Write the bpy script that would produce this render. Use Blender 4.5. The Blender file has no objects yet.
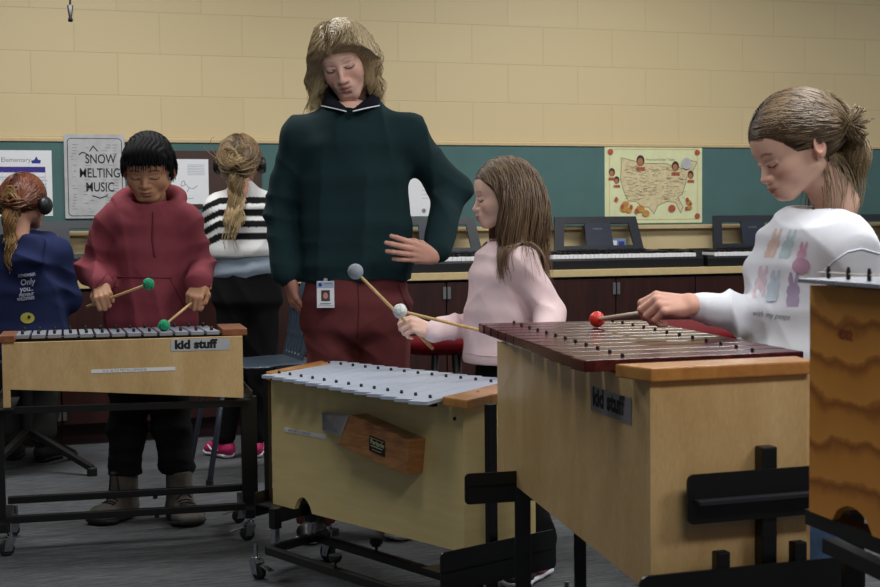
import bpy, bmesh, math, random
import numpy as np
from mathutils import Vector, Matrix
from mathutils.bvhtree import BVHTree
random.seed(7); RNG = np.random.default_rng(11)
PI = math.pi
# ---------------------------------------------------------------- camera model
F = 1380.0; TH = math.radians(18.7); EYE = 0.994
PITCH = math.atan((293.5-223)/1380); ROLL = -0.010
CM = (Matrix.Rotation(PI/2-PITCH, 3, 'X') @ Matrix.Rotation(ROLL, 3, 'Z'))
CM = np.array(CM)
ct, st = math.cos(TH), math.sin(TH)
RW = np.array([[ct, st, 0], [-st, ct, 0], [0, 0, 1.0]])      # stage (camera heading along +Y) -> room
def A(*v): return np.array(v, float)
def ray(u, v): return CM @ A((u-440)/F, -(v-293.5)/F, -1)
def P(u, v, Y): d = ray(u, v); return A(0, 0, EYE) + d*Y/d[1]
def G(u, v, h): d = ray(u, v); return A(0, 0, EYE) + d*(h-EYE)/d[2]
def WL(u, v, D): d = RW @ ray(u, v); return A(0, 0, EYE) + d*D/d[1]
def S2W(p): return np.asarray(p, float) @ RW.T
def nrm(v): v = np.asarray(v, float); return v/np.linalg.norm(v)
def lerp(a, b, t): return a+(b-a)*t
scene = bpy.context.scene
COL = scene.collection
def lin(h):
    if isinstance(h, str):
        h = h.lstrip('#'); c = [int(h[i:i+2], 16)/255 for i in (0, 2, 4)]
    else: c = [x/255 for x in h]
    return tuple((x/12.92 if x <= .04045 else ((x+.055)/1.055)**2.4) for x in c)
# ---------------------------------------------------------------- materials
def newmat(name):
    m = bpy.data.materials.new(name); m.use_nodes = True
    nt = m.node_tree; b = nt.nodes['Principled BSDF']; return m, nt, b
def _coord(nt, kind='Object', scale=(1, 1, 1), rot=(0, 0, 0)):
    tc = nt.nodes.new('ShaderNodeTexCoord'); mp = nt.nodes.new('ShaderNodeMapping')
    mp.inputs['Scale'].default_value = scale; mp.inputs['Rotation'].default_value = rot
    nt.links.new(tc.outputs[kind], mp.inputs[0]); return mp.outputs[0]
def _ramp(nt, fac, stops):
    r = nt.nodes.new('ShaderNodeValToRGB'); e = r.color_ramp.elements
    while len(e) < len(stops): e.new(.5)
    for k, (p, c) in enumerate(stops):
        e[k].position = p; e[k].color = (*c, 1)
    nt.links.new(fac, r.inputs[0]); return r.outputs[0]
def _noise(nt, vec, scale, detail=3, rough=.5, dist=0):
    n = nt.nodes.new('ShaderNodeTexNoise'); n.inputs['Scale'].default_value = scale
    n.inputs['Detail'].default_value = detail; n.inputs['Roughness'].default_value = rough
    n.inputs['Distortion'].default_value = dist
    nt.links.new(vec, n.inputs['Vector']); return n.outputs[0]
def _bump(nt, b, h, dist, strength=1):
    n = nt.nodes.new('ShaderNodeBump'); n.inputs['Distance'].default_value = dist; n.inputs['Strength'].default_value = strength
    nt.links.new(h, n.inputs['Height']); nt.links.new(n.outputs[0], b.inputs['Normal'])
def plain(name, col, rough=.5, metal=0, var=.06, vs=40, bump=0, bs=200, spec=.5, coat=0, sheen=0):
    m, nt, b = newmat(name); c = lin(col)
    b.inputs['Roughness'].default_value = rough; b.inputs['Metallic'].default_value = metal
    b.inputs['Specular IOR Level'].default_value = spec; b.inputs['Coat Weight'].default_value = coat
    if sheen: b.inputs['Sheen Weight'].default_value = sheen; b.inputs['Sheen Roughness'].default_value = .6
    v = _coord(nt); n = _noise(nt, v, vs)
    o = _ramp(nt, n, [(.3, tuple(x*(1-var) for x in c)), (.7, tuple(min(1, x*(1+var)) for x in c))])
    nt.links.new(o, b.inputs['Base Color'])
    if bump:
        _bump(nt, b, _noise(nt, v, bs, 4, .6), bump)
    return m
def vcol(name, rough=.5, sss=0, bump=0, bs=200, spec=.4, sheen=0, stretch=(1, 1, 1), var=0):
    m, nt, b = newmat(name)
    a = nt.nodes.new('ShaderNodeVertexColor'); a.layer_name = 'Col'
    b.inputs['Roughness'].default_value = rough; b.inputs['Specular IOR Level'].default_value = spec
    if sheen: b.inputs['Sheen Weight'].default_value = sheen; b.inputs['Sheen Roughness'].default_value = .6
    if sss:
        b.inputs['Subsurface Weight'].default_value = sss; b.inputs['Subsurface Radius'].default_value = (1, .4, .2)
        b.inputs['Subsurface Scale'].default_value = .008
    v = _coord(nt, scale=stretch)
    if var:
        mx = nt.nodes.new('ShaderNodeMix'); mx.data_type = 'RGBA'; mx.blend_type = 'MULTIPLY'
        mx.inputs[0].default_value = 1
        nt.links.new(a.outputs[0], mx.inputs[6])
        o = _ramp(nt, _noise(nt, v, 60, 3), [(.3, (1-var,)*3), (.7, (1+var,)*3)])
        nt.links.new(o, mx.inputs[7]); nt.links.new(mx.outputs[2], b.inputs['Base Color'])
    else: nt.links.new(a.outputs[0], b.inputs['Base Color'])
    if bump: _bump(nt, b, _noise(nt, v, bs, 4, .6), bump)
    return m
def wood(name, c1, c2, c3=None, rough=.45, scale=(2, 2, 14), ns=3, dist=1.2, coat=0, spec=.5, fine=.12, rot=(0, 0, 0)):
    m, nt, b = newmat(name); v = _coord(nt, scale=scale, rot=rot)
    n = _noise(nt, v, ns, 4, .55, dist)
    stops = [(.3, lin(c1)), (.62, lin(c2))] + ([(.8, lin(c3))] if c3 else [])
    o = _ramp(nt, n, stops)
    v2 = _coord(nt, scale=tuple(x*6 for x in scale), rot=rot)
    n2 = _noise(nt, v2, 9, 3, .6)
    r2 = _ramp(nt, n2, [(.25, (1-fine,)*3), (.75, (1+fine*.5,)*3)])
    mx = nt.nodes.new('ShaderNodeMix'); mx.data_type = 'RGBA'; mx.blend_type = 'MULTIPLY'; mx.inputs[0].default_value = 1
    nt.links.new(o, mx.inputs[6]); nt.links.new(r2, mx.inputs[7]); nt.links.new(mx.outputs[2], b.inputs['Base Color'])
    b.inputs['Roughness'].default_value = rough; b.inputs['Coat Weight'].default_value = coat; b.inputs['Specular IOR Level'].default_value = spec
    return m
# ---------------------------------------------------------------- objects
def props(o, label=None, cat=None, group=None, kind=None):
    if label: o['label'] = label
    if cat: o['category'] = cat
    if group: o['group'] = group
    if kind: o['kind'] = kind
    return o
def empty(name, loc_stage=None, loc=None):
    o = bpy.data.objects.new(name, None); o.empty_display_size = .05; COL.objects.link(o)
    o.location = S2W(loc_stage) if loc_stage is not None else loc
    return o
def wpos(o):
    p = Vector((0, 0, 0))
    while o is not None: p += o.location; o = o.parent
    return np.array(p)
def mk(name, V, Fc, mat, parent=None, stage=True, smooth=False, cols=None, bev=0, origin=None):
    V = np.asarray(V, float)
    if stage: V = S2W(V)
    base = wpos(parent) if parent is not None else (np.asarray(origin, float) if origin is not None else np.append((V.min(0)+V.max(0))[:2]/2, V[:, 2].min()))
    me = bpy.data.meshes.new(name)
    me.from_pydata((V-base).tolist(), [], Fc.tolist() if isinstance(Fc, np.ndarray) else Fc); me.update()
    if bev:
        bm = bmesh.new(); bm.from_mesh(me)
        bmesh.ops.recalc_face_normals(bm, faces=bm.faces)
        bmesh.ops.bevel(bm, geom=[e for e in bm.edges if len(e.link_faces) == 2 and e.calc_face_angle(0) > .5], offset=bev, segments=2, affect='EDGES', profile=.6)
        bm.to_mesh(me); bm.free()
    elif not smooth and len(Fc) < 3000:
        bm = bmesh.new(); bm.from_mesh(me); bmesh.ops.recalc_face_normals(bm, faces=bm.faces); bm.to_mesh(me); bm.free()
    if smooth: me.polygons.foreach_set('use_smooth', [True]*len(me.polygons))
    if cols is not None:
        ca = me.color_attributes.new('Col', 'FLOAT_COLOR', 'POINT')
        c = np.ones((len(V), 4), np.float32); c[:, :3] = cols; ca.data.foreach_set('color', c.ravel())
    if isinstance(mat, (list, tuple)):
        for q in mat: me.materials.append(q)
    else: me.materials.append(mat)
    o = bpy.data.objects.new(name, me); COL.objects.link(o)
    if parent is not None: o.parent = parent
    else: o.location = base
    return o
class MB:
    def __init__(s): s.V = []; s.F = []
    def add(s, V, Fc):
        k = len(s.V); s.V += [tuple(map(float, v)) for v in V]; s.F += [tuple(i+k for i in f) for f in Fc]; return s
    def prism(s, poly, z0, z1):                      # plan polygon (stage xy)
        n = len(poly); V = [(p[0], p[1], z0) for p in poly]+[(p[0], p[1], z1) for p in poly]
        return s.add(V, [tuple(range(n))[::-1], tuple(range(n, 2*n))]+[(i, (i+1) % n, n+(i+1) % n, n+i) for i in range(n)])
    def box(s, c, sz):
        x, y, z = [q/2 for q in sz]; cx, cy, cz = c
        return s.prism([(cx-x, cy-y), (cx+x, cy-y), (cx+x, cy+y), (cx-x, cy+y)], cz-z, cz+z)
    def ext(s, poly, d):                             # 3-D polygon extruded by vector d
        n = len(poly); p = [np.asarray(q, float) for q in poly]; d = np.asarray(d, float)
        return s.add(p+[q+d for q in p], [tuple(range(n))[::-1], tuple(range(n, 2*n))]+[(i, (i+1) % n, n+(i+1) % n, n+i) for i in range(n)])
    def bar(s, a, b, w, h, up=(0, 0, 1)):            # oriented bar from a to b
        a = np.asarray(a, float); b = np.asarray(b, float); d = nrm(b-a); up = np.asarray(up, float)
        x = np.cross(d, up)
        if np.linalg.norm(x) < 1e-4: x = np.cross(d, A(1, 0, 0))
        x = nrm(x); z = np.cross(x, d)
        q = [a+x*i*w/2+z*j*h/2 for i, j in ((-1, -1), (1, -1), (1, 1), (-1, 1))]
        return s.ext(q, b-a)
    def tube(s, pts, r, n=10, closed=False):
        pts = [np.asarray(p, float) for p in pts]; m = len(pts); rs = r if hasattr(r, '__len__') else [r]*m
        V = []; prev = None
        for i, p in enumerate(pts):
            if closed: d = pts[(i+1) % m]-pts[i-1]
            else: d = pts[min(i+1, m-1)]-pts[max(i-1, 0)]
            d = nrm(d)
            if prev is None:
                x = np.cross(d, A(0, 0, 1) if abs(d[2]) < .9 else A(1, 0, 0))
            else: x = prev-d*np.dot(prev, d)
            x = nrm(x); prev = x; y = np.cross(d, x)
            V += [p+rs[i]*(x*math.cos(2*PI*k/n)+y*math.sin(2*PI*k/n)) for k in range(n)]
        Fc = []
        for i in range(m if closed else m-1):
            j = (i+1) % m
            Fc += [(i*n+k, i*n+(k+1) % n, j*n+(k+1) % n, j*n+k) for k in range(n)]
        if not closed: Fc += [tuple(range(n))[::-1], tuple(range((m-1)*n, m*n))]
        return s.add(V, Fc)
    def lathe(s, c, axis, prof, n=20):               # prof: list of (t along axis, r)
        ax = nrm(axis); return s.tube([np.asarray(c, float)+ax*t for t, r in prof], [max(r, 1e-4) for t, r in prof], n)
    def ball(s, c, r, n=16, sc=(1, 1, 1)):
        V = []; Fc = []; m = n//2
        for i in range(m+1):
            a = PI*i/m
            for k in range(n): b = 2*PI*k/n; V.append((c[0]+r*sc[0]*math.sin(a)*math.cos(b), c[1]+r*sc[1]*math.sin(a)*math.sin(b), c[2]+r*sc[2]*math.cos(a)))
        for i in range(m):
            for k in range(n): Fc.append((i*n+k, (i+1)*n+k, (i+1)*n+(k+1) % n, i*n+(k+1) % n))
        return s.add(V, Fc)
    def out(s, name, mat, parent=None, stage=True, smooth=False, bev=0):
        return mk(name, s.V, s.F, mat, parent, stage, smooth, bev=bev)
def copy_tree(o, parent=None):
    c = o.copy(); COL.objects.link(c); c.parent = parent
    for ch in list(o.children): copy_tree(ch, c)
    return c
def smooth_by(o, ang=.6):
    me = o.data; me.polygons.foreach_set('use_smooth', [True]*len(me.polygons)); me.update()
    bm = bmesh.new(); bm.from_mesh(me)
    for e in bm.edges:
        if len(e.link_faces) == 2 and e.calc_face_angle(0) > ang: e.smooth = False
    bm.to_mesh(me); bm.free(); return o
def text_mesh(body, size, offset=0, align='LEFT', shear=0, spacing=1):
    cu = bpy.data.curves.new('t', 'FONT'); cu.body = body; cu.size = size; cu.offset = offset
    cu.align_x = align; cu.shear = shear; cu.resolution_u = 3; cu.space_character = spacing
    ob = bpy.data.objects.new('t', cu); COL.objects.link(ob)
    dg = bpy.context.evaluated_depsgraph_get(); me = bpy.data.meshes.new_from_object(ob.evaluated_get(dg))
    V = [tuple(v.co) for v in me.vertices]; Fc = [tuple(p.vertices) for p in me.polygons]
    bpy.data.objects.remove(ob); bpy.data.curves.remove(cu); bpy.data.meshes.remove(me)
    return V, Fc
def put2d(V2, o, x, z, nrmv, off): # map 2-D points to a plane in space
    o = np.asarray(o, float); return [o+np.asarray(x)*v[0]+np.asarray(z)*v[1]+np.asarray(nrmv)*off for v in V2]
def strokes2d(mb, pl, w):          # ribbons in the plane
    for line in pl:
        for a, b in zip(line[:-1], line[1:]):
            d = A(b[0]-a[0], b[1]-a[1]); l = np.linalg.norm(d)
            if l < 1e-6: continue
            n = A(-d[1], d[0])/l*w/2; e = d/l*w*.3
            mb.add([(a[0]-n[0]-e[0], a[1]-n[1]-e[1], 0), (a[0]+n[0]-e[0], a[1]+n[1]-e[1], 0), (b[0]+n[0]+e[0], b[1]+n[1]+e[1], 0), (b[0]-n[0]+e[0], b[1]-n[1]+e[1], 0)], [(0, 1, 2, 3)])
class Plane2:                      # a printed sheet in space: every mark lies on it
    def __init__(s, o, x, z, n, stage, parent): s.o, s.x, s.z, s.n, s.stage, s.parent = np.asarray(o, float), nrm(x), nrm(z), nrm(n), stage, parent; s.k = .0008
    def put(s, name, V2, Fc, mat, off=None):
        if off is None: s.k += .0002; off = s.k
        return mk(name, put2d(V2, s.o, s.x, s.z, s.n, off), Fc, mat, s.parent, s.stage)
    def rects(s, name, rs, mat):
        mb = MB()
        for x0, y0, x1, y1 in rs: mb.add([(x0, y0, 0), (x1, y0, 0), (x1, y1, 0), (x0, y1, 0)], [(0, 1, 2, 3)])
        return s.put(name, mb.V, mb.F, mat)
    def each(s, name, ps, mat):
        for p in ps: s.poly(name, [p], mat)
    def poly(s, name, ps, mat):
        mb = MB()
        for p in ps: mb.add([(q[0], q[1], 0) for q in p], [tuple(range(len(p)))])
        return s.put(name, mb.V, mb.F, mat)
    def lines(s, name, ls, w, mat):
        mb = MB(); strokes2d(mb, ls, w); return s.put(name, mb.V, mb.F, mat)
    def text(s, name, body, x, y, size, mat, offset=0, align='LEFT', shear=0, spacing=1, sy=1, sx=1):
        V, Fc = text_mesh(body, size, offset, align, shear, spacing)
        return s.put(name, [(v[0]*sx+x, v[1]*sy+y) for v in V], Fc, mat)
def circ(cx, cy, r, n=20, sx=1, sy=1): return [(cx+r*sx*math.cos(2*PI*k/n), cy+r*sy*math.sin(2*PI*k/n)) for k in range(n)]
# ---------------------------------------------------------------- implicit surfaces (surface nets)
def ell(c, r, R=None, k=.01, op='+'):
    c = A(*c); r = A(*r); Rm = np.eye(3) if R is None else np.asarray(R); m = r.max()
    def f(p):
        q = (p-c)@Rm; k0 = np.sqrt(((q/r)**2).sum(-1)); k1 = np.sqrt(((q/r**2)**2).sum(-1))+1e-9
        return k0*(k0-1)/k1
    return dict(f=f, lo=c-m, hi=c+m, k=k, op=op)
def con(a, b, ra, rb, k=.01, op='+'):
    a = np.asarray(a, float); b = np.asarray(b, float); d = b-a; L = (d@d)+1e-12; m = max(ra, rb)
    def f(p):
        q = p-a; t = np.clip((q@d)/L, 0, 1); q = q-t[..., None]*d
        return np.sqrt((q*q).sum(-1))-(ra+(rb-ra)*t)
    return dict(f=f, lo=np.minimum(a, b)-m, hi=np.maximum(a, b)+m, k=k, op=op)
def chain(pts, rs, k=.008, op='+'):
    return [con(pts[i], pts[i+1], rs[i], rs[i+1], k, op) for i in range(len(pts)-1)]
def loft(pts, ws, ds, side, k=.02, cap=.5, op='+'):
    out = []; side = nrm(side)
    for i in range(len(pts)-1):
        def g(a=np.asarray(pts[i], float), b=np.asarray(pts[i+1], float), w0=ws[i], w1=ws[i+1], d0=ds[i], d1=ds[i+1]):
            d = b-a; L = np.linalg.norm(d); ax = d/L; sd = nrm(side-ax*np.dot(side, ax)); fr = np.cross(ax, sd); m = max(w0, w1, d0, d1)
            def f(p):
                q = p-a; t = np.clip((q@ax)/L, 0, 1); q = q-t[..., None]*d
                w = w0+(w1-w0)*t; h = d0+(d1-d0)*t; e = np.minimum(w, h)*cap
                x = q@sd; y = q@fr; z = q@ax
                k0 = np.sqrt((x/w)**2+(y/h)**2+(z/e)**2); k1 = np.sqrt((x/w**2)**2+(y/h**2)**2+(z/e**2)**2)+1e-9
                return k0*(k0-1)/k1
            return dict(f=f, lo=np.minimum(a, b)-m, hi=np.maximum(a, b)+m, k=k, op=op)
        out.append(g())
    return out
def cut(c, n, k=.004):
    c = np.asarray(c, float); n = nrm(n)
    return dict(f=lambda p: (p-c)@n, lo=None, hi=None, k=k, op='cut')
def surf(prims, h, pad=.012):
    pr = []
    for q in prims: pr += q if isinstance(q, list) else [q]
    add = [q for q in pr if q['op'] == '+']
    lo = np.min([q['lo'] for q in add], 0)-pad; hi = np.max([q['hi'] for q in add], 0)+pad
    n = np.ceil((hi-lo)/h).astype(int)+2
    ax = [lo[i]+h*np.arange(n[i]) for i in range(3)]
    Fd = np.full(n, .2, np.float32)
    for q in pr:
        if q['lo'] is None: sl = (slice(None),)*3
        else:
            mg = 2.5*h+q['k']+.004
            i0 = np.clip(np.floor((q['lo']-mg-lo)/h).astype(int), 0, n-1); i1 = np.clip(np.ceil((q['hi']+mg-lo)/h).astype(int)+1, 1, n)
            sl = tuple(slice(a, b) for a, b in zip(i0, i1))
            if any(b <= a for a, b in zip(i0, i1)): continue
        g = np.stack(np.meshgrid(ax[0][sl[0]], ax[1][sl[1]], ax[2][sl[2]], indexing='ij'), -1)
        d = q['f'](g).astype(np.float32); c = Fd[sl]; k = q['k']
        if q['op'] == '+':
            hh = np.clip(.5+.5*(c-d)/k, 0, 1); Fd[sl] = c*(1-hh)+d*hh-k*hh*(1-hh)
        elif q['op'] == '-':
            d = -d; hh = np.clip(.5-.5*(c-d)/k, 0, 1); Fd[sl] = c*(1-hh)+d*hh+k*hh*(1-hh)
        else: Fd[sl] = np.maximum(c, d)
    S = Fd < 0
    cs = np.zeros(np.array(n)-1, int)
    for i in (0, 1):
        for j in (0, 1):
            for k_ in (0, 1): cs += S[i:n[0]-1+i, j:n[1]-1+j, k_:n[2]-1+k_]
    act = (cs > 0) & (cs < 8); idx = np.full(act.shape, -1); ii = np.argwhere(act); idx[act] = np.arange(len(ii))
    acc = np.zeros((len(ii), 3)); cnt = np.zeros(len(ii))
    cor = [(i, j, k_) for i in (0, 1) for j in (0, 1) for k_ in (0, 1)]
    val = {c: Fd[ii[:, 0]+c[0], ii[:, 1]+c[1], ii[:, 2]+c[2]] for c in cor}
    for a in cor:
        for x in range(3):
            if a[x] == 0:
                b = list(a); b[x] = 1; b = tuple(b); va, vb = val[a], val[b]; m = (va < 0) != (vb < 0)
                t = np.where(m, va/np.where(m, va-vb, 1), 0)
                pt = np.tile(np.array(a, float), (len(ii), 1)); pt[:, x] = t
                acc[m] += pt[m]; cnt[m] += 1
    V = lo+h*(ii+acc/cnt[:, None]); Fs = []
    for x in range(3):
        y, z = (x+1) % 3, (x+2) % 3
        sa = [slice(0, m) for m in n]; sb = list(sa); sa[x] = slice(0, n[x]-1); sb[x] = slice(1, n[x])
        s0 = S[tuple(sa)]; s1 = S[tuple(sb)]; e = np.argwhere(s0 != s1)
        ok = (e[:, y] > 0) & (e[:, z] > 0) & (e[:, y] < n[y]-1) & (e[:, z] < n[z]-1); e = e[ok]
        def cell(dy, dz): q = e.copy(); q[:, y] -= dy; q[:, z] -= dz; return idx[q[:, 0], q[:, 1], q[:, 2]]
        q = np.stack([cell(1, 1), cell(0, 1), cell(0, 0), cell(1, 0)], 1)
        fl = ~s0[e[:, 0], e[:, 1], e[:, 2]]; q[fl] = q[fl][:, ::-1]; Fs.append(q)
    return V, np.concatenate(Fs)
def vnorm(V, Fc):
    a, b, c, d = [V[Fc[:, i]] for i in range(4)]; n = np.cross(c-a, d-b); N = np.zeros_like(V)
    for i in range(4): np.add.at(N, Fc[:, i], n)
    return N/(np.linalg.norm(N, axis=1)[:, None]+1e-12)
def relax(V, Fc, it=1, f=.5):
    for _ in range(it):
        S = np.zeros_like(V); c = np.zeros(len(V))
        for i in range(4):
            for j in (1, 3):
                np.add.at(S, Fc[:, i], V[Fc[:, (i+j) % 4]]); np.add.at(c, Fc[:, i], 1)
        V = V*(1-f)+f*S/c[:, None]
    return V
def folds(V, Fc, amp, freq=22, seed=0, foc=(), zstretch=.5):
    N = vnorm(V, Fc); r = np.random.default_rng(seed); p = V*A(1, 1, zstretch)
    K = r.normal(size=(6, 3)); K /= np.linalg.norm(K, axis=1)[:, None]; ph = r.uniform(0, 6, 6)
    freq = freq*2.6
    w = sum(np.sin(freq*.22*(p@K[i])+ph[i]) for i in (0, 1)); w2 = np.sin(freq*.4*(p@K[4])+ph[4])
    rd = lambda t: 1-2*np.abs(np.sin(t))**.8
    n = rd(freq*.5*(p@K[2])+1.3*w+ph[2])*np.clip(w2+.3, 0, 1)+.8*rd(freq*.75*(p@K[3])+1.1*w+ph[3])*np.clip(-w2+.2, 0, 1)+.35*np.sin(freq*.4*(p@K[5])+w)
    d = amp*n
    for c, rad, ax, fq, am in foc:
        g = np.exp(-((V-np.asarray(c))**2).sum(1)/rad**2)
        d += am*g*(1-2*np.abs(np.sin(.5*fq*((V-np.asarray(c))@nrm(ax))+.8*w))**.9)
    return V+N*d[:, None]
def merge(parts):
    Vs, Fs, Cs, k = [], [], [], 0
    for V, Fc, C in parts: Vs.append(V); Fs.append(Fc+k); Cs.append(np.broadcast_to(C, (len(V), 3)) if np.ndim(C) == 1 else C); k += len(V)
    return np.concatenate(Vs), np.concatenate(Fs), np.concatenate(Cs)
# ================================================================= MATERIALS
DW = 6.88                                                     # distance of the back wall
M = {}
def block_mat():
    m, nt, b = newmat('painted_block'); v = _coord(nt)
    tc = nt.nodes.new('ShaderNodeSeparateXYZ'); nt.links.new(v, tc.inputs[0])
    cb = nt.nodes.new('ShaderNodeCombineXYZ'); nt.links.new(tc.outputs[0], cb.inputs[0]); nt.links.new(tc.outputs[2], cb.inputs[1])
    br = nt.nodes.new('ShaderNodeTexBrick'); br.offset = .5
    br.inputs['Scale'].default_value = 1; br.inputs['Brick Width'].default_value = .4064; br.inputs['Row Height'].default_value = .2032
    br.inputs['Mortar Size'].default_value = .0032; br.inputs['Mortar Smooth'].default_value = .6
    br.inputs['Color1'].default_value = (*lin('#d3c095'), 1); br.inputs['Color2'].default_value = (*lin('#d0bd92'), 1); br.inputs['Mortar'].default_value = (*lin('#c8b78e'), 1)
    nt.links.new(cb.outputs[0], br.inputs['Vector']); nt.links.new(br.outputs['Color'], b.inputs['Base Color'])
    n = _noise(nt, v, 260, 3, .6)
    mth = nt.nodes.new('ShaderNodeMath'); mth.operation = 'MULTIPLY_ADD'; mth.inputs[1].default_value = -.3; mth.inputs[2].default_value = 0
    nt.links.new(br.outputs['Fac'], mth.inputs[0])
    m2 = nt.nodes.new('ShaderNodeMath'); m2.operation = 'MULTIPLY_ADD'; m2.inputs[1].default_value = .35
    nt.links.new(n, m2.inputs[0]); nt.links.new(mth.outputs[0], m2.inputs[2])
    _bump(nt, b, m2.outputs[0], .003, .8); b.inputs['Roughness'].default_value = .5; return m
M['block'] = block_mat()
def carpet_mat():
    m, nt, b = newmat('carpet'); v = _coord(nt, scale=(1, 1, 1), rot=(0, 0, .3))
    v2 = _coord(nt, scale=(14, 150, 14), rot=(0, 0, 0)); n = _noise(nt, v2, 1, 4, .7)
    n3 = _noise(nt, v, 300, 3, .7)
    mx = nt.nodes.new('ShaderNodeMath'); mx.operation = 'ADD'; nt.links.new(n, mx.inputs[0]); nt.links.new(n3, mx.inputs[1])
    d = nt.nodes.new('ShaderNodeMath'); d.operation = 'MULTIPLY'; d.inputs[1].default_value = .5; nt.links.new(mx.outputs[0], d.inputs[0])
    o = _ramp(nt, d.outputs[0], [(.36, lin('#343538')), (.5, lin('#56585b')), (.64, lin('#7a7b7d'))])
    nt.links.new(o, b.inputs['Base Color']); b.inputs['Roughness'].default_value = .95; b.inputs['Specular IOR Level'].default_value = .1
    _bump(nt, b, n3, .004, .8); return m
M['carpet'] = carpet_mat()
M['teal'] = plain('teal_tackboard', '#4c6d6c', .9, var=.05, vs=8, bump=.0006, bs=900)
M['hairdull'] = None
M['trimtan'] = plain('tan_trim', '#c9b288', .5)
M['counter'] = plain('counter_laminate', '#c6b183', .4)
M['cherry'] = wood('cherry_laminate', '#26100e', '#361813', '#411d16', rough=.4, scale=(9, 9, .8), ns=3, rot=(0, 0, 0))
M['kick'] = plain('red_kick', '#36141a', .6)
M['black'] = plain('black_steel', '#0d0d0f', .38, spec=.5)
M['blackp'] = plain('black_plastic', '#101116', .42)
M['restp'] = plain('slate_plastic', '#1b2029', .35)
M['chrome'] = plain('chrome', '#b9bcc2', .22, metal=1)
M['steelc'] = plain('hinge_steel', '#8d8d90', .4, metal=.8)
M['rubber'] = plain('rubber', '#151516', .7)
M['white'] = plain('white_paper', '#e6e8ec', .8, var=.02)
M['paper'] = plain('newsprint', '#b9b9bb', .85, var=.12, vs=18)
M['whitek'] = plain('white_keys', '#e9eaee', .3, var=.02)
M['ink'] = plain('ink', '#1a1a1c', .8)
M['inkg'] = plain('grey_ink', '#7f858c', .8)
M['inkl'] = plain('light_ink', '#b4bcc6', .8)
M['purple'] = plain('purple_ink', '#3b2f86', .8)
M['navyink'] = plain('navy_ink', '#2b3a94', .8)
M['mapbase'] = plain('map_paper', '#d9dcae', .8, var=.06, vs=14)
M['mapland'] = plain('map_land', '#d3c49a', .8, var=.14, vs=40)
M['mapred'] = plain('map_red', '#a8543c', .8, var=.2, vs=60)
M['mapor'] = plain('map_orange', '#c08a45', .8, var=.2, vs=60)
M['mapface'] = plain('map_face', '#a9714f', .8)
M['mapln'] = plain('map_line', '#80745c', .8)
M['brown'] = plain('brown_frame', '#402a25', .6)
M['birch'] = wood('birch_ply', '#bf9c68', '#d0b07c', '#dcc090', rough=.42, scale=(3.2, 3.2, 1.1), ns=3, dist=.8, coat=.15)
M['birch_light'] = wood('pale_ply', '#e8d08d', '#efd999', '#f2dfa6', rough=.38, scale=(2, 2, 16), ns=3, dist=.3, coat=.2, fine=.05)
M['fir'] = wood('fir_ply', '#6e3814', '#b9762f', '#c98a40', rough=.4, scale=(.9, .9, 11), ns=1.6, dist=1.6, coat=.15)
def fir():
    m, nt, b = newmat('fir_ply'); v = _coord(nt); wv = nt.nodes.new('ShaderNodeTexWave'); wv.wave_type = 'BANDS'; wv.bands_direction = 'Z'; wv.wave_profile = 'SAW'
    wv.inputs['Scale'].default_value = 5.5; wv.inputs['Distortion'].default_value = 5; wv.inputs['Detail'].default_value = 4; wv.inputs['Detail Scale'].default_value = 1.6
    nt.links.new(v, wv.inputs['Vector']); o = _ramp(nt, wv.outputs['Fac'], [(.1, lin('#d6913f')), (.6, lin('#cb8535')), (.86, lin('#96571f')), (1, lin('#c67f33'))])
    nt.links.new(o, b.inputs['Base Color']); b.inputs['Roughness'].default_value = .4; return m
M['fir'] = fir()
M['oak'] = wood('varnished_end_cap', '#a86f35', '#c28a4a', '#cf9c5c', rough=.35, scale=(3, 3, 3), ns=6, coat=.4)
M['cap_red'] = wood('cherry_end_cap', '#7a4526', '#935a35', '#a56c42', rough=.4, scale=(4, 4, 4), ns=5, coat=.3)
M['blockwood'] = wood('cedar_block', '#8e5630', '#b27d4b', '#c4935f', rough=.4, scale=(3, 3, 18), ns=2.5, dist=1.8, coat=.25)
M['rosewood'] = wood('rosewood_bar', '#300d12', '#521a1f', '#6a2a2c', rough=.24, scale=(6, 6, 6), ns=4, coat=.0, spec=.4)
M['alum'] = plain('grey_metal_bar', '#9aa0ad', .34, metal=.35, var=.03)
M['alumblue'] = plain('pale_blue_metal_bar', '#b9c3d3', .36, metal=.15, var=.02)
M['plate'] = plain('silver_label', '#b9bbc0', .4, metal=.1)
M['platedark'] = plain('dull_silver_label', '#7f8086', .4, metal=.1)
M['tape'] = plain('silver_tape', '#8e96a2', .35, metal=.35, var=.08, vs=25)
M['stick'] = wood('birch_stick', '#c39a5f', '#d6b279', rough=.4, scale=(20, 20, 20), ns=2)
M['stickpale'] = plain('pale_stick', '#c9bda5', .4)
M['greenyarn'] = plain('green_yarn', '#1f9a6c', .8, var=.35, vs=120, bump=.003, bs=260)
M['greyhead'] = plain('grey_felt', '#8b929b', .8, var=.1, bump=.001)
M['whiteyarn'] = plain('white_yarn', '#e9efe9', .9, var=.25, vs=90, bump=.004, bs=240)
M['redball'] = plain('red_rubber', '#d8362b', .35, var=.02)
M['redseat'] = plain('red_upholstery', '#620812', .8, var=.15, vs=20, bump=.001, spec=.15)
M['chair'] = plain('blue_grey_plastic', '#36424f', .35, var=.03)
M['greentape'] = plain('green_tape', '#1c8f70', .6)
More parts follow.
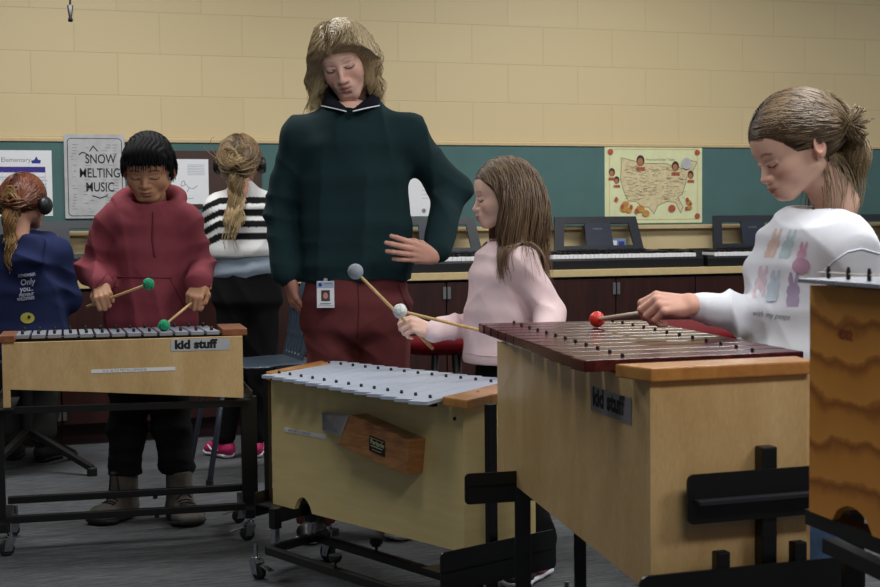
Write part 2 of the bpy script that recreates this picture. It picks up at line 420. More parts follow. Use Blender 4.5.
# ================================================================= ROOM
def room():
    mb = MB(); mb.box((3, DW+.1, 1.5), (16, .2, 3.2)); 
    ph = .285 % .4064
    V = np.array(mb.V)
    # object origin sits on a joint crossing so the block courses line up with the room
    o = mk('wall_back', V, mb.F, M['block'], None, stage=False, origin=(.285-.4064*2-.2032+.0, DW, .002)); props(o, kind='structure')
    o = MB().box((3, 2.4, -.05), (16, 9.2, .1)).out('floor', M['carpet'], None, False); props(o, kind='structure')
    # tack board above the counter
    r = empty('tack_board', loc=(3, DW, .965)); props(r, 'long teal tack board on the block wall above the keyboards', 'board')
    MB().box((3, DW-.011, 1.187), (14, .02, .43)).out('felt_panel', M['teal'], r, False)
    MB().box((3, DW-.015, 1.409), (14, .028, .016)).out('top_rail', M['trimtan'], r, False, bev=.002)
    MB().box((3, DW-.02, .961), (14, .038, .022)).out('bottom_rail', M['trimtan'], r, False, bev=.003)
room()
CF = 6.40; CT = .75
def counter():
    o = MB().box((3, (CF+DW)/2, CT-.018), (14, DW-CF, .036)).out('worktop', M['counter'], None, False, bev=.003)
    props(o, 'long tan laminate worktop running along the wall under the keyboards', 'worktop')
    hx = WL(617, 285, CF)[0]; W_ = .92; n = 0
    descr = {}
    hx0 = hx-W_*6
    lab = ['dark cherry base cabinet furthest left, behind the child in navy', 'dark cherry base cabinet behind the boy in the maroon hoodie', 'dark cherry base cabinet below the girl in the striped sweater',
           'dark cherry base cabinet behind the grey plastic chair', 'dark cherry base cabinet behind the adult in the green sweater', 'dark cherry base cabinet behind the girl in pink', 'dark cherry base cabinet right of the girl in pink, hinge at its left edge',
           'dark cherry base cabinet behind the girl in the white sweatshirt', 'dark cherry base cabinet at the far right of the worktop']
    x = hx-W_*6
    for k in range(9):
        r = empty('base_cabinet', loc=(x+W_/2, CF+.25, 0)); props(r, lab[k], 'cabinet', 'cherry cabinets under the worktop')
        MB().box((x+W_/2, (CF+DW)/2+.01, .4), (W_-.002, DW-CF-.10, .62)).out('body', M['cherry'], r, False)
        MB().box((x+W_/2, (CF+DW)/2+.02, .045), (W_-.002, DW-CF-.18, .09)).out('kick_plate', M['kick'], r, False)
        for s in (0, 1):
            xc = x+W_*(.25+.5*s); d = MB().box((xc, CF+.021, .4), (W_/2-.006, .018, .6)).out('door', M['cherry'], r, False, bev=.002)
            xe = x+.012 if s == 0 else x+W_-.012
            for hz in (.65, .15): MB().box((xe, CF+.008, hz), (.016, .006, .06)).out('hinge', M['steelc'], d, False)
        x += W_
counter()
def keyboard():
    # built at the room origin, front edge facing -Y, then placed
    L, Dp = .93, .33; r = empty('electronic_keyboard', loc=(0, 0, 0))
    z = 0
    pr = [(0, 0), (0, .045), (.015, .06), (.15, .062), (.155, .085), (.31, .09), (.33, .07), (.33, 0)]
    V = [(-L/2, y, q) for y, q in pr]; 
    mb = MB().ext(V, (L, 0, 0)); mb.out('case', M['blackp'], r, False, bev=.003)
    MB().box((-L*.0, .235, .0915), (.5, .09, .004)).out('control_panel', plain('panel_grey', '#23262e', .4), r, False)
    b = MB()
    for i in range(14):
        b.box((-.22+i*.034, .215, .0955), (.02, .008, .005))
        if i % 2: b.box((-.22+i*.034, .245, .0955), (.02, .008, .005))
    b.out('buttons', M['restp'], r, False)
    MB().box((0, .255, .0955), (.08, .03, .004)).out('display', plain('display_grey', '#5a6670', .3), r, False)
    for s in (-1, 1): MB().box((s*.39, .24, .0905), (.1, .07, .004)).out('speaker_grille', M['black'], r, False)
    wk = .0235; x0 = -36*wk/2
    wh = None
    for i in range(36):
        o = MB().box((x0+wk*(i+.5), .075, .064), (wk-.0016, .135, .02)).out('white_key', M['whitek'], r, False, bev=.0015) if wh is None else wh.copy()
        if wh is None: wh = o; wh.location = (0, 0, 0)
        else: COL.objects.link(o); o.parent = r; o.location = (wk*i, 0, 0)
    bk = None
    for i in range(35):
        if i % 7 in (2, 6): continue
        o = MB().box((x0+wk, .1, .08), (.012, .085, .014)).out('black_key', M['black'], r, False, bev=.0015) if bk is None else bk.copy()
        if bk is None: bk = o
        else: COL.objects.link(o); o.parent = r; o.location = (wk*i, 0, 0)
    # music rest: a leaning frame with two openings and a middle panel
    def q(x, h): return (x, .29+h*.28, .085+h)
    m = MB(); t = (0, .012, -.003)
    H = .185; top = .24; bot = .265
    def pan(x0, h0, x1, h1): m.ext([q(x0, h0), q(x1, h0), q(x1, h1), q(x0, h1)], t)
    def w(h): return lerp(bot, top, h/H)
    m.ext([q(-w(H), H), q(w(H), H), q(w(.150), .150), q(-w(.150), .150)], t)
    m.ext([q(-w(.03), .03), q(w(.03), .03), q(w(0), 0), q(-w(0), 0)], t)
    for s in (-1, 1): m.ext([q(s*w(.03), .03), q(s*(w(.03)-.055), .03), q(s*(w(.15)-.055), .15), q(s*w(.15), .15)], t)
    rs = m.out('music_rest', M['restp'], r, False)
    mm = MB().ext([q(-.075, .03), q(.085, .03), q(.08, .15), q(-.07, .15)], t).out('middle_panel', plain('rest_panel', '#262c3b', .3), rs, False)
    pl = Plane2(q(-.03, .1), (1, 0, 0), (0, .28, 1), (0, -1, .28), False, rs); pl.text('brand_text', 'YAMAHA', 0, .015, .014, M['inkg'])
    return r
kb = keyboard()
lab = ['black electronic keyboard at the left, in front of the child in navy', 'black electronic keyboard in front of the girl in the striped sweater', 'black electronic keyboard behind the adult in the green sweater',
       'black electronic keyboard under the map poster', 'black electronic keyboard behind the girl in the white sweatshirt', 'black electronic keyboard at the right edge of the photo']
for i, u in enumerate((62, 247, 432, 596, 752, 905)):
    k = kb if i == 0 else copy_tree(kb)
    x = WL(596, 230, DW-.16)[0]+(i-3)*.945; k.location = (x+.035, CF+.035+(.02 if i == 3 else 0), CT)
    props(k, lab[i], 'keyboard', 'electronic keyboards on the worktop')
# ================================================================= POSTERS (flat sheets pinned to the board)
def sheet(name, u0, v0, u1, v1, mat, label, cat, y=DW-.023, t=.0008):
    a = WL(u0, v0, y); b = WL(u1, v1, y); x0, z1 = a[0], a[2]; x1, z0 = b[0], b[2]
    r = empty(name, loc=((x0+x1)/2, y, z0)); props(r, label, cat)
    MB().box(((x0+x1)/2, y, (z0+z1)/2), (x1-x0, t*2, z1-z0)).out('sheet', mat, r, False)
    return r, Plane2((x0, y, z0), (1, 0, 0), (0, 0, 1), (0, -1, 0), False, r), x1-x0, z1-z0
def posters():
    rr = random.Random(3)
    # school calendar
    r, p, w, h = sheet('calendar_poster', -14, 150, 53, 216, M['white'], 'white school calendar poster with purple header band, at the left end of the board', 'poster')
    p.rects('header_band', [(.02, h-.105, w-.03, h-.078)], M['purple'])
    p.text('heading', 'Elementary', w*.22, h-.055, .030, M['inkg'])
    p.poly('logo', [[(w-.095, h-.05), (w-.08, h-.045), (w-.07, h-.028), (w-.062, h-.045), (w-.05, h-.045), (w-.052, h-.062), (w-.09, h-.062)]], M['navyink'])
    p.lines('table_rules', [[(.02+i*(w-.05)/5, .01), (.02+i*(w-.05)/5, h-.1)] for i in range(6)]+[[(.02, .01+j*.033), (w-.03, .01+j*.033)] for j in range(6)], .0016, M['inkl'])
    p.rects('table_text', [(.028+i*(w-.05)/5, .018+j*.0165, .028+i*(w-.05)/5+rr.uniform(.02, .05), .022+j*.0165) for i in range(5) for j in range(11)], M['inkl'])
    # snow melting music
    r, p, w, h = sheet('song_poster', 63.5, 134, 126, 218, M['paper'], 'grey newsprint poster lettered snow melting music, beside the boy', 'poster', y=DW-.030)
    def rrect(x0, y0, x1, y1, c, n=6):
        o = []
        for cx, cy, a0 in ((x1-c, y1-c, 0), (x0+c, y1-c, 90), (x0+c, y0+c, 180), (x1-c, y0+c, 270)):
            o += [(cx+c*math.cos(math.radians(a0+90*k/n)), cy+c*math.sin(math.radians(a0+90*k/n))) for k in range(n+1)]
        return o+[o[0]]
    p.lines('border', [rrect(.016, .012, w-.014, h-.02, .018)], .0035, M['ink'])
    for s, y, sz, x in (('SNOW', .262, .060, .185), ('MELTING', .195, .060, .18), ('MUSIC', .128, .060, .18)):
        p.text('lettering', s, x*w/.31, y*h/.40, sz*.78, M['ink'], offset=.0005, align='CENTER', sy=1.35)
    p.lines('flourish', [[(.07+.012*k, .305+.012*math.sin(k)+.0) for k in range(5)], [(w*.42, h*.80), (w*.48, h*.86), (w*.55, h*.80)], [(w*.45, h*.27), (w*.58, h*.24), (w*.7, h*.27)]], .005, M['ink'])
    p.rects('print_lines', [(x, y, x+rr.uniform(.01, .03), y+.002) for y in np.arange(.03, h-.05, .014) for x in (.03+rr.uniform(0, .02), w*.3+rr.uniform(0, .03), w*.6+rr.uniform(0, .03), w*.8) if rr.random() < .75], M['inkg'])
    # brown board with sheet
    r, p, w, h = sheet('framed_board', 150, 150.5, 262, 207, M['brown'], 'dark brown board behind the boy with a white drawing sheet pinned on it', 'board', y=DW-.029)
    r2, p, w, h = sheet('drawing_sheet', 166, 159, 209, 204, M['white'], 'white sheet with a pencil drawing, on the brown board', 'paper', y=DW-.034)
    p.lines('pencil_drawing', [[(.07, .09), (.075, .11), (.085, .115), (.09, .105), (.085, .09), (.07, .088)], [(.09, .1), (.11, .08), (.13, .075), (.15, .09)], [(.06, .085), (.05, .07), (.055, .05)], [(.11, .08), (.1, .06)], [(.03, .04), (.08, .022), (.13, .03)]], .0028, M['inkg'])
    p.rects('note_lines', [(w*.5, h-.03-.008*k, w-.02, h-.027-.008*k) for k in range(7)], M['inkl'])
    # white notice beside adult
    r, p, w, h = sheet('notice_sheet', 408, 158, 446.5, 216, M['white'], 'white notice sheet on the board beside the arm of the adult', 'paper')
    p.poly('stamp', [circ(w-.125, .028, .012, 12)], M['inkg'])
    p.rects('note_lines', [(w*.35, h-.05-.02*k, w-.02-.02*(k % 2), h-.0475-.02*k) for k in range(9)], M['inkl'])
    # map
    r, p, w, h = sheet('map_poster', 604.5, 145.5, 702, 222.5, M['mapbase'], 'pale green illustrated map poster of the American tribes above a keyboard', 'poster')
    def m2(x, y): return (lerp(.0, w, x/632), lerp(h, 0, (y-38)/495))     # marks measured on the sheet
    us = [(105, 115), (210, 140), (235, 145), (270, 150), (400, 150), (420, 160), (450, 175), (470, 165), (500, 185), (530, 165), (560, 130), (600, 140), (575, 190), (530, 240), (520, 290), (500, 350), (470, 365), (505, 430), (490, 470), (455, 400), (400, 395), (340, 420), (315, 475), (280, 430), (240, 430), (200, 395), (150, 390), (118, 320), (100, 250), (105, 180)]
    us = [(x, y) for x, y in us]
    p.poly('land', [[m2(x, y) for x, y in us]], M['mapland'])
    p.lines('coast_line', [[m2(x, y) for x, y in us+us[:1]]], .0035, M['mapln'])
    p.lines('tribe_names', [[m2(x, y), m2(x+rr.uniform(12, 34), y+rr.uniform(-8, 8))] for _ in range(190) for x, y in [(rr.uniform(120, 500), rr.uniform(165, 385))]], .0022, M['mapln'])
    p.text('title', 'American Indian Tribes', *m2(262, 132), .019, M['mapln'])
    p.lines('border', [[m2(30, 60), m2(600, 60), m2(600, 510), m2(30, 510), m2(30, 60)]], .0018, M['mapor'])
    bl = [(45, 215, 20), (75, 265, 18), (228, 140, 26), (455, 175, 24), (555, 230, 20)]
    p.each('portrait_hair', [[m2(*q) for q in circ(x, y-8, s, 14, 1, 1.35)] for x, y, s in bl], M['brown'])
    p.each('portrait_face', [[m2(*q) for q in circ(x-2, y, s*.72, 12, 1, 1.3)] for x, y, s in bl], M['mapface'])
    p.each('portrait_clothes', [[m2(x-s, y+s*1.3), m2(x+s, y+s*1.3), m2(x+s*1.2, y+s*2.1), m2(x-s*1.2, y+s*2.1)] for x, y, s in bl], M['mapred'])
    p.each('corner_medallion', [[m2(*q) for q in circ(x, y, 18, 12)] for x, y in ((35, 78), (598, 78), (598, 490))]+[[m2(*q) for q in circ(430, 440, 24, 12)]], M['mapred'])
    p.each('figures', [[m2(*q) for q in circ(x, y, s, 7, 1.2, 1)] for x, y, s in ((130, 410, 20), (120, 440, 22), (150, 450, 18), (225, 440, 24), (260, 470, 22), (540, 400, 16), (545, 435, 15))], M['mapor'])
    p.each('figures', [[m2(*q) for q in circ(x, y, s, 6, 1, 1.4)] for x, y, s in ((108, 425, 12), (165, 430, 12), (200, 455, 14), (530, 385, 12), (553, 410, 9), (525, 440, 10), (70, 380, 12))], M['mapred'])
    p.poly('cloud', [[m2(*q) for q in circ(525, 150, 34, 14, 1, 1.1)]], M['paper'])
posters()
# hanging strap end at the top left
def strap():
    a = P(70, -60, 5.2); b = P(70.5, 21.5, 5.2); r = empty('hanging_strap', b)
    props(r, 'thin black strap with a round tip hanging down near the top left corner', 'strap')
    MB().bar(lerp(a, b, -1.2), b+A(0, 0, .05), .014, .004, up=(1, 0, 0)).out('webbing', M['black'], r)
    MB().lathe(b+A(0, 0, .06), (0, 0, -1), [(0, .012), (.045, .006), (.05, .009), (.06, .009), (.062, .001)], 12).out('tip', M['blackp'], r, smooth=True)
strap()
# ================================================================= ORFF INSTRUMENTS
def gp(u, v, h): return G(u, v, h)
def panel(mb, a, b, outline, t, side=1):
    """vertical board: outline [(s along a->b in m, z)], thickness t to the back (side)"""
    a = A(a[0], a[1], 0); b = A(b[0], b[1], 0); d = nrm(b-a); n = A(-d[1], d[0], 0)*side
    return mb.ext([a+d*s+A(0, 0, z) for s, z in outline], n*t)
def tone_bars(root, FL, FR, BL, BR, n, z, th, mat, pegmat, gap=.12, jag=0, pegs=(.2, .8), pegr=.0045, pegh=.014, bev=.0015, name='tone_bar'):
    FL, FR, BL, BR = [A(q[0], q[1], 0) for q in (FL, FR, BL, BR)]
    for i in range(n):
        t0 = (i+gap/2)/n; t1 = (i+1-gap/2)/n; tm = (t0+t1)/2
        # each bar is a rectangle centred on its slot
        f = lerp(FL, FR, tm); b = lerp(BL, BR, tm); d = nrm(b-f)
        e0 = lerp(FL, FR, t0); e1 = lerp(FL, FR, t1); wv = e1-e0
        n_ = A(-d[1], d[0], 0); wd = abs(np.dot(wv, n_))
        q = [f-n_*wd/2, f+n_*wd/2, b+n_*wd/2, b-n_*wd/2]
        o = MB().prism([(p[0], p[1]) for p in q], z, z+th).out(name, mat, root, bev=bev)
        for s in pegs:
            c = lerp(f, b, s); MB().lathe((c[0], c[1], z+th-.001), (0, 0, 1), [(0, pegr), (pegh*.7, pegr), (pegh, pegr*.6)], 8).out('peg', pegmat, o)
def label_text(root, a, b, s0, z0, wid, hei, mat, txt, tsize, n_off=.0015, offset=0, name='label_plate', tilt=0, tmat=None, tdx=.006, tdy=None, side=-1, sx=1, tname='lettering'):
    a = A(a[0], a[1], 0); b = A(b[0], b[1], 0); d = nrm(b-a); n = A(-d[1], d[0], 0)*side
    o = a+d*s0+A(0, 0, z0)
    up = A(0, 0, 1)*math.cos(tilt)-d*math.sin(tilt); dd = d*math.cos(tilt)+A(0, 0, 1)*math.sin(tilt)
    p = MB().ext([o, o+dd*wid, o+dd*wid+up*hei, o+up*hei], n*n_off).out(name, mat, root)
    pl = Plane2(o, dd, up, n, True, p); pl.k = n_off
    pl.text(tname, txt, tdx, tdy if tdy is not None else hei*.28, tsize, tmat or M['ink'], offset=offset, sx=sx)
    return p
def caster(parent, c, yaw=0, r=.027, name='caster'):
    c = A(c[0], c[1], 0); x = A(math.cos(yaw), math.sin(yaw), 0); y = A(-x[1], x[0], 0)
    root = MB().lathe(c+A(0, 0, r)-y*.011, y, [(0, r*.8), (.003, r), (.019, r), (.022, r*.8)], 20).out(name, M['rubber'], parent, smooth=False)
    f = MB()
    for s in (-1, 1):
        f.ext([c+A(0, 0, r*.7)+y*s*.0135-x*.01, c+A(0, 0, r*.7)+y*s*.0135+x*.012, c+A(0, 0, 2.35*r)+y*s*.0135+x*.026, c+A(0, 0, 2.35*r)+y*s*.0135-x*.004], y*s*.002)
    f.box((c+x*.01+A(0, 0, 2.4*r)).tolist(), (.03, .03, .004))
    f.lathe(c+x*.012+A(0, 0, 2.4*r), (0, 0, 1), [(0, .012), (.008, .012), (.009, .006), (.045, .006)], 12)
    f.lathe(c+A(0, 0, r)-y*.017, y, [(0, .006), (.034, .006)], 10)
    f.out('fork', M['chrome'], root)
    MB().ext([c-x*.01+A(0, 0, 1.9*r)-y*.008, c-x*.055+A(0, 0, 1.35*r)-y*.01, c-x*.055+A(0, 0, 1.35*r)+y*.01, c-x*.01+A(0, 0, 1.9*r)+y*.008], (0, 0, .003)).out('brake_lever', M['chrome'], root)
    return root
def plate2(mb, a, b, z0, z1, t=.004, r=.012, side=1):
    """vertical steel plate with rounded corners from plan point a to b"""
    L = np.linalg.norm(A(b[0]-a[0], b[1]-a[1])); o = []
    for cx, cy, a0 in ((L-r, z1-r, 0), (r, z1-r, 90), (r, z0+r, 180), (L-r, z0+r, 270)):
        o += [(cx+r*math.cos(math.radians(a0+90*k/4)), cy+r*math.sin(math.radians(a0+90*k/4))) for k in range(5)]
    return panel(mb, a, b, o, t, side)

# ---------------------------------------------------------- 1: small metallophone of the boy
def inst1():
    a = gp(1.5, 343, .645); b = gp(242.5, 336, .645); d = nrm((b-a)*A(1, 1, 0)); n = A(-d[1], d[0], 0)
    r = empty('metallophone', A(*(a[:2]+b[:2])/2, .43)); props(r, 'pale wooden metallophone with short grey bars that the boy in maroon is playing', 'metallophone')
    L = np.linalg.norm((b-a)[:2]); s = 1380/4.26
    zb0 = .645-48/332.; zb1 = .645-62/316.; z0 = .645-65.5/332
    Dp = .245; Dl = .20
    out = [(0, .645), (0, z0), (.022, z0), (.022, zb0+.002), (L*.36, lerp(zb0, zb1, .36)+.004), (L, zb1), (L, .645)]
    panel(MB(), a, b, out, .012).out('front_panel', M['birch'], r, bev=.0012)
    a2 = a+n*Dl+d*.03; b2 = b+n*Dp-d*.03
    panel(MB(), a2, b2, [(0, .645), (0, zb0), (L-.06, zb1), (L-.06, .645)], .012, -1).out('back_panel', M['birch'], r)
    for (p, q, zz) in ((a+d*.012+n*.012, a2+d*.0, zb0), (b-d*.012+n*.012, b2, zb1)):
        m = MB(); panel(m, p, q, [(0, .64), (0, zz), (np.linalg.norm((q-p)[:2])-.012, zz), (np.linalg.norm((q-p)[:2])-.012, .64)], .012, 1 if zz == zb0 else 1).out('end_panel', M['birch'], r)
    z = .645
    # keys
    FL = gp(14, 336.5, z+.012); FR = gp(221, 332, z+.012)
    BL = FL+n*.18; BR = FR+n*.245-d*.02
    tone_bars(r, FL, FR, BL, BR, 13, z+.004, .012, M['alum'], M['blackp'], gap=.16, pegs=(.14, .86), pegr=.005)
    m = MB(); 
    panel(m, FL+n*.05, FR+n*.06, [(0, z-.01), (L*.9, z-.01), (L*.9, z+.004), (0, z+.004)], .014).out('bar_rail', M['blackp'], r)
    panel(MB(), FL+n*.15, FR+n*.20, [(0, z-.01), (L*.86, z-.01), (L*.86, z+.004), (0, z+.004)], .014).out('bar_rail', M['blackp'], r)
    for (p, w, dd) in ((a-d*.008-n*.006, .046, Dl), (FR+d*.004-n*.004, .078, Dp-.02)):
        MB().prism([tuple(q[:2]) for q in (p, p+d*w, p+d*w+n*dd, p+n*dd)], z, z+.022).out('end_cap', M['cap_red'], r, bev=.003)
    label_text(r, a, b, (168.5-1.5)/241*L, .645-.0675+.026, .182, .037, M['plate'], 'kid stuff', .037, offset=.0020, tdx=.012, tdy=.008, sx=1.08)
    label_text(r, a, b, (88-1.5)/241*L, .518+.026, .255, .011, M['white'], 'G-6: ALTO METALLOPHONE', .0105, name='paper_strip', tdx=.035, tdy=.0025, tmat=M['inkg'])
    # stand
    f = empty('instrument_stand', (a[0]+d[0]*L/2, a[1], 0)); props(f, 'black wheeled steel stand under the metallophone of the boy, left edge of the photo', 'stand')
    for k, (p, cc, zz) in enumerate(((a+d*.004, -1, z0), (b+d*.0, 1, zb1))):
        e = p+n*.30; s_ = d*cc
        # end frame
        m = MB(); m.bar(p+n*.05+s_*.02+A(0, 0, .07-p[2]), p+n*.05+s_*.02+A(0, 0, zz-p[2]), .05 if cc > 0 else .026, .022, up=n)
        m.out('post', M['black'], f, bev=.002)
        m = MB(); m.bar(p-n*.03+s_*.012+A(0, 0, .085-p[2]), p+n*.26+s_*.012+A(0, 0, .085-p[2]), .03, .03).out('foot_bar', M['black'], f, bev=.002)
        m = MB(); m.bar(p-n*.015+A(0, 0, zz-.006-p[2]), p+n*.3+A(0, 0, zz-.006-p[2]), .055, .005); m.bar(p-n*.015+s_*.026+A(0, 0, zz+.008-p[2]), p+n*.3+s_*.026+A(0, 0, zz+.008-p[2]), .004, .03)
        m.out('shelf_bracket', M['black'], f)
        for q in (p-n*.02+s_*.012, p+n*.25+s_*.012): caster(f, q-s_*.01, yaw=.4, r=.022)
    for off, zz in ((.0, .105), (.07, .145)):
        pa = a+n*(.0+off*1.5)+A(0, 0, zz-a[2]); pb = b+n*(.0+off*1.5)+A(0, 0, zz-b[2])
        MB().bar(pa, pb, .022, .022).out('long_rail', M['black'], f, bev=.002)
        k = lerp(pa, pb, .62); MB().lathe(k-A(0, 0, .008), (0, 0, -1), [(0, .006), (.012, .008), (.014, .003)], 8).out('bolt', M['black'], f)
    MB().bar(a+n*.03+A(0, 0, z0-.012-a[2]), b+n*.03+A(0, 0, zb1-.02-b[2]), .02, .02).out('top_rail', M['black'], f)
inst1()

# ---------------------------------------------------------- 2: large metallophone in the middle
def inst2():
    zt = .553; a = gp(271, 379, zt); b = gp(463, 405.5, zt)
    FL = gp(264, 374.5, .572); FR = gp(425, 402.5, .572); BL = gp(334, 360.5, .572); BR = gp(512, 379.5, .572)
    d = nrm((b-a)*A(1, 1, 0)); n = A(-d[1], d[0], 0); L = np.linalg.norm((b-a)[:2])
    sa = 1380/a[1]; sb = 1380/b[1]; za = zt-(505-379)/sa; zb = zt-(556-405.5)/sb; zb0 = (za+zb)/2
    r = empty('metallophone', A(*(a[:2]+b[:2])/2, zb0)+n*.15); props(r, 'large pale metallophone with blue-grey bars in the middle, wooden block taped on its side', 'metallophone')
    # front board with finger arch
    xs0, xs1 = .105, .19
    arch = [(lerp(xs1, xs0, k/8), zb0+.0+.040*math.sin(PI*k/8)**.7) for k in range(9)]
    out = [(0, zt), (0, zb0), (xs0, zb0)]+arch[::-1][1:-1]+[(xs1, zb0), (L, zb0), (L, zt)]
    panel(MB(), a, b, out, .015).out('front_panel', M['birch_light'], r)
    c = b+nrm(gp(537, 395, zt)-b)*0+(n*.0)
    # far edge: plan points
    e = gp(537, 396, zt); e = A(e[0], e[1], zt); g = A(*(BL[:2]), zt)-n*.02+d*.03
    pc = A(b[0]+.22*(.768), b[1]+.22*.646, 0)
    panel(MB(), b, pc, [(.0, zt), (.0, zb0), (.24, zb0), (.24, zt)], .015, 1).out('end_panel', M['birch_light'], r)
    panel(MB(), a+n*.015+d*.0, g, [(0, zt), (0, zb0), (np.linalg.norm((g-a)[:2])-.02, zb0), (np.linalg.norm((g-a)[:2])-.02, zt)], .015, -1).out('end_panel', M['birch_light'], r)
    q = A(b[0]+.24*.768, b[1]+.24*.646, 0); LL = np.linalg.norm((q-g)[:2])
    panel(MB(), g, q, [(0, zt), (0, zb0), (LL, zb0), (LL, zt)], .015, -1).out('back_panel', M['birch_light'], r)
    tone_bars(r, FL, FR, BL, BR, 13, .563, .009, M['alumblue'], M['blackp'], gap=.035, pegs=(.13, .83), pegr=.0042, pegh=.009, bev=.001)
    c0, c1, c2, c3 = gp(442, 396.5, .576), gp(467, 400, .576), gp(540, 383.5, .576), gp(512, 380.5, .576)
    MB().prism([tuple(p[:2]) for p in (c0, c1, c2, c3)], zt, .576).out('end_cap', M['oak'], r, bev=.004)
    m_ = lerp(c0, c2, .35); MB().lathe((m_[0], m_[1], .575), (0, 0, 1), [(0, .005), (.002, .005), (.0025, .001)], 10).out('screw', M['steelc'], r)
    c0, c1, c2, c3 = gp(266, 371.5, .576), gp(270, 373, .576), gp(329, 363, .576), gp(322, 360.5, .576)
    MB().prism([tuple(p[:2]) for p in (c0, c1, c2, c3)], zt, .576).out('end_cap', M['oak'], r, bev=.002)
    # inner rails and resonator dividers below the bars
    for s in (.16, .8):
        p0, p1 = lerp(FL, BL, s), lerp(FR, BR, s); MB().bar(A(p0[0], p0[1], .556)+d*.02, A(p1[0], p1[1], .556)-d*.02, .014, .012).out('bar_rail', M['rubber'], r)
    # taped block
    def fp(s, z, o): return a*A(1, 1, 0)+d*s+A(0, 0, z)-n*o
    def solve(u, v, o=0):
        rr = ray(u, v); e0 = A(0, 0, EYE); t = np.dot(a-n*o-e0, n)/np.dot(rr, n); h = e0+rr*t; return np.dot(h-a, d), h[2]
    k = [solve(350, 415, .055), solve(409, 441, .055), solve(406, 475.5, .055), solve(338, 445, .055)]
    blk = [fp(s, z, .055) for s, z in k]
    w = MB().ext(blk, n*.055).out('wooden_block', M['blockwood'], r, bev=.002)
    tp = [solve(322.5, 412.5, .0), solve(323, 430, .0)]; 
    t0, t1 = fp(*tp[0], .001), fp(*tp[1], .001); b0, b1 = lerp(blk[0], blk[3], .0), lerp(blk[0], blk[3], .68)
    MB().ext([t1, t0, b0-n*.0015, b1-n*.0015], -n*.001).out('tape', M['tape'], w)
    pc_ = [solve(369.5, 435, .0555), solve(385, 441, .0555), solve(385, 457, .0555), solve(369.5, 450, .0555)]
    pp = [fp(s, z, .0555) for s, z in pc_]; o = MB().ext(pp, -n*.0012).out('name_plate', M['ink'], w)
    gold = plain('gold_print', '#b9b58c', .5, metal=.2)
    xd = pp[1]-pp[0]; yd = nrm(pp[0]-pp[3]); W_ = np.linalg.norm(xd)
    pl = Plane2(pp[3], xd, yd, -n, True, o); pl.k = .0016; H_ = np.linalg.norm(pp[0]-pp[3])
    pl.text('lettering', 'Peripole', W_*.1, H_*.5, W_*.26, gold, offset=.0006)
    pl.rects('print_rules', [(W_*.12, H_*.33, W_*.88, H_*.4), (W_*.2, H_*.12, W_*.8, H_*.16), (W_*.05, H_*.86, W_*.95, H_*.9)], gold)
    s0, z0 = solve(284.5, 430); s1, z1 = solve(326, 437)
    label_text(r, a, b, s0, z0-.004, s1-s0, .011, M['white'], 'BASS METALLOPHONE', .0105, name='paper_strip', tdx=.02, tdy=.0025, tmat=M['inkg'])
    MB().lathe(fp(L-.03, zt-.035, 0), -n, [(0, .005), (.003, .004)], 10).out('screw', M['black'], r)
    # stand -------------------------------------------------------
    f = empty('instrument_stand', A(*((a+b)/2)[:2], 0)+n*.12); props(f, 'black wheeled steel stand under the middle metallophone with the blue-grey bars', 'stand')
    l0 = G(259, 579, 0); l1 = G(328, 561, 0); 
    e_ = nrm((l1-l0)*A(1, 1, 0))
    caster(f, l0, yaw=2.4, r=.022); caster(f, l1, yaw=-.8, r=.026)
    t0_ = P(268, 550, l0[1]-.01); t1_ = P(336, 531.5, l1[1]+.1)
    MB().bar(t0_, t1_, .022, .022).out('foot_bar', M['black'], f, bev=.002)
    r0 = t0_; r1 = r0+d*.80; r0b = lerp(t0_, t1_, .68); r1b = r0b+d*.9
    r1 = P(430, 602, 3.2); r1b = P(480, 587, 3.28)
    MB().bar(r0, r1, .022, .022).out('long_rail', M['black'], f, bev=.002); MB().bar(r0b, r1b, .022, .022).out('long_rail', M['black'], f, bev=.002)
    for q in (lerp(r0, r1, .46), lerp(r0b, r1b, .42)):
        MB().lathe(q, (0, 0, 1), [(0, .004), (.025, .004), (.026, .012), (.036, .018), (.044, .018), (.045, .002)], 10).out('knob', M['blackp'], f)
    # left legs: black sleeves with chrome inner tubes
    for u, v0, v1, Y in ((275, 508, 549, l0[1]+.03), (311, 505, 538, l0[1]+.16)):
        p0, p1 = P(u, v0, Y), P(u, v1, Y); p1[:2] = p0[:2]
        mid = lerp(p0, p1, .5); MB().bar(mid, p0, .026, .026, up=e_).out('leg_sleeve', M['black'], f, bev=.002); MB().bar(p1, mid, .018, .018, up=e_).out('leg', M['chrome'], f, bev=.002)
    # left bracket under the box
    q0 = a+e_*-.02; q0[2] = zb0; 
    ua = a-d*.045-n*.03; ub = g-d*.03+n*.03; m = MB()
    panel(m, ua, ub, [(0, zb0-.04), (.42, zb0-.04), (.42, zb0+.03), (0, zb0+.03)], .004); m.out('shelf_bracket', M['black'], f)
    MB().prism([tuple(x[:2]) for x in (ua, ua+d*.10, ub+d*.10, ub)], zb0-.006, zb0-.001).out('bracket_shelf', M['black'], f)
    MB().prism([tuple(x[:2]) for x in (ua+d*.09, ua+d*.10, ub+d*.10, ub+d*.09)], zb0-.045, zb0-.006).out('bracket_lip', M['black'], f)
    pz = P(267, 400, a[1]+.06); MB().bar(A(pz[0], pz[1], zb0-.03), A(pz[0], pz[1], zt-.005), .02, .012, up=e_).out('side_post', M['black'], f)
    # right side post and bracket
    pu = P(490.5, 404, 3.27); pb = A(pu[0], pu[1], .06)
    en = A(.646, -.768, 0); ed = A(.768, .646, 0)
    MB().bar(pb, pu, .027, .016, up=en).out('side_post', M['black'], f, bev=.002)
    k0 = P(441, 570, 3.13); k1 = k0*A(1, 1, 0)+ed*.30; k1 = P(556, 540, k0[1]+.24)
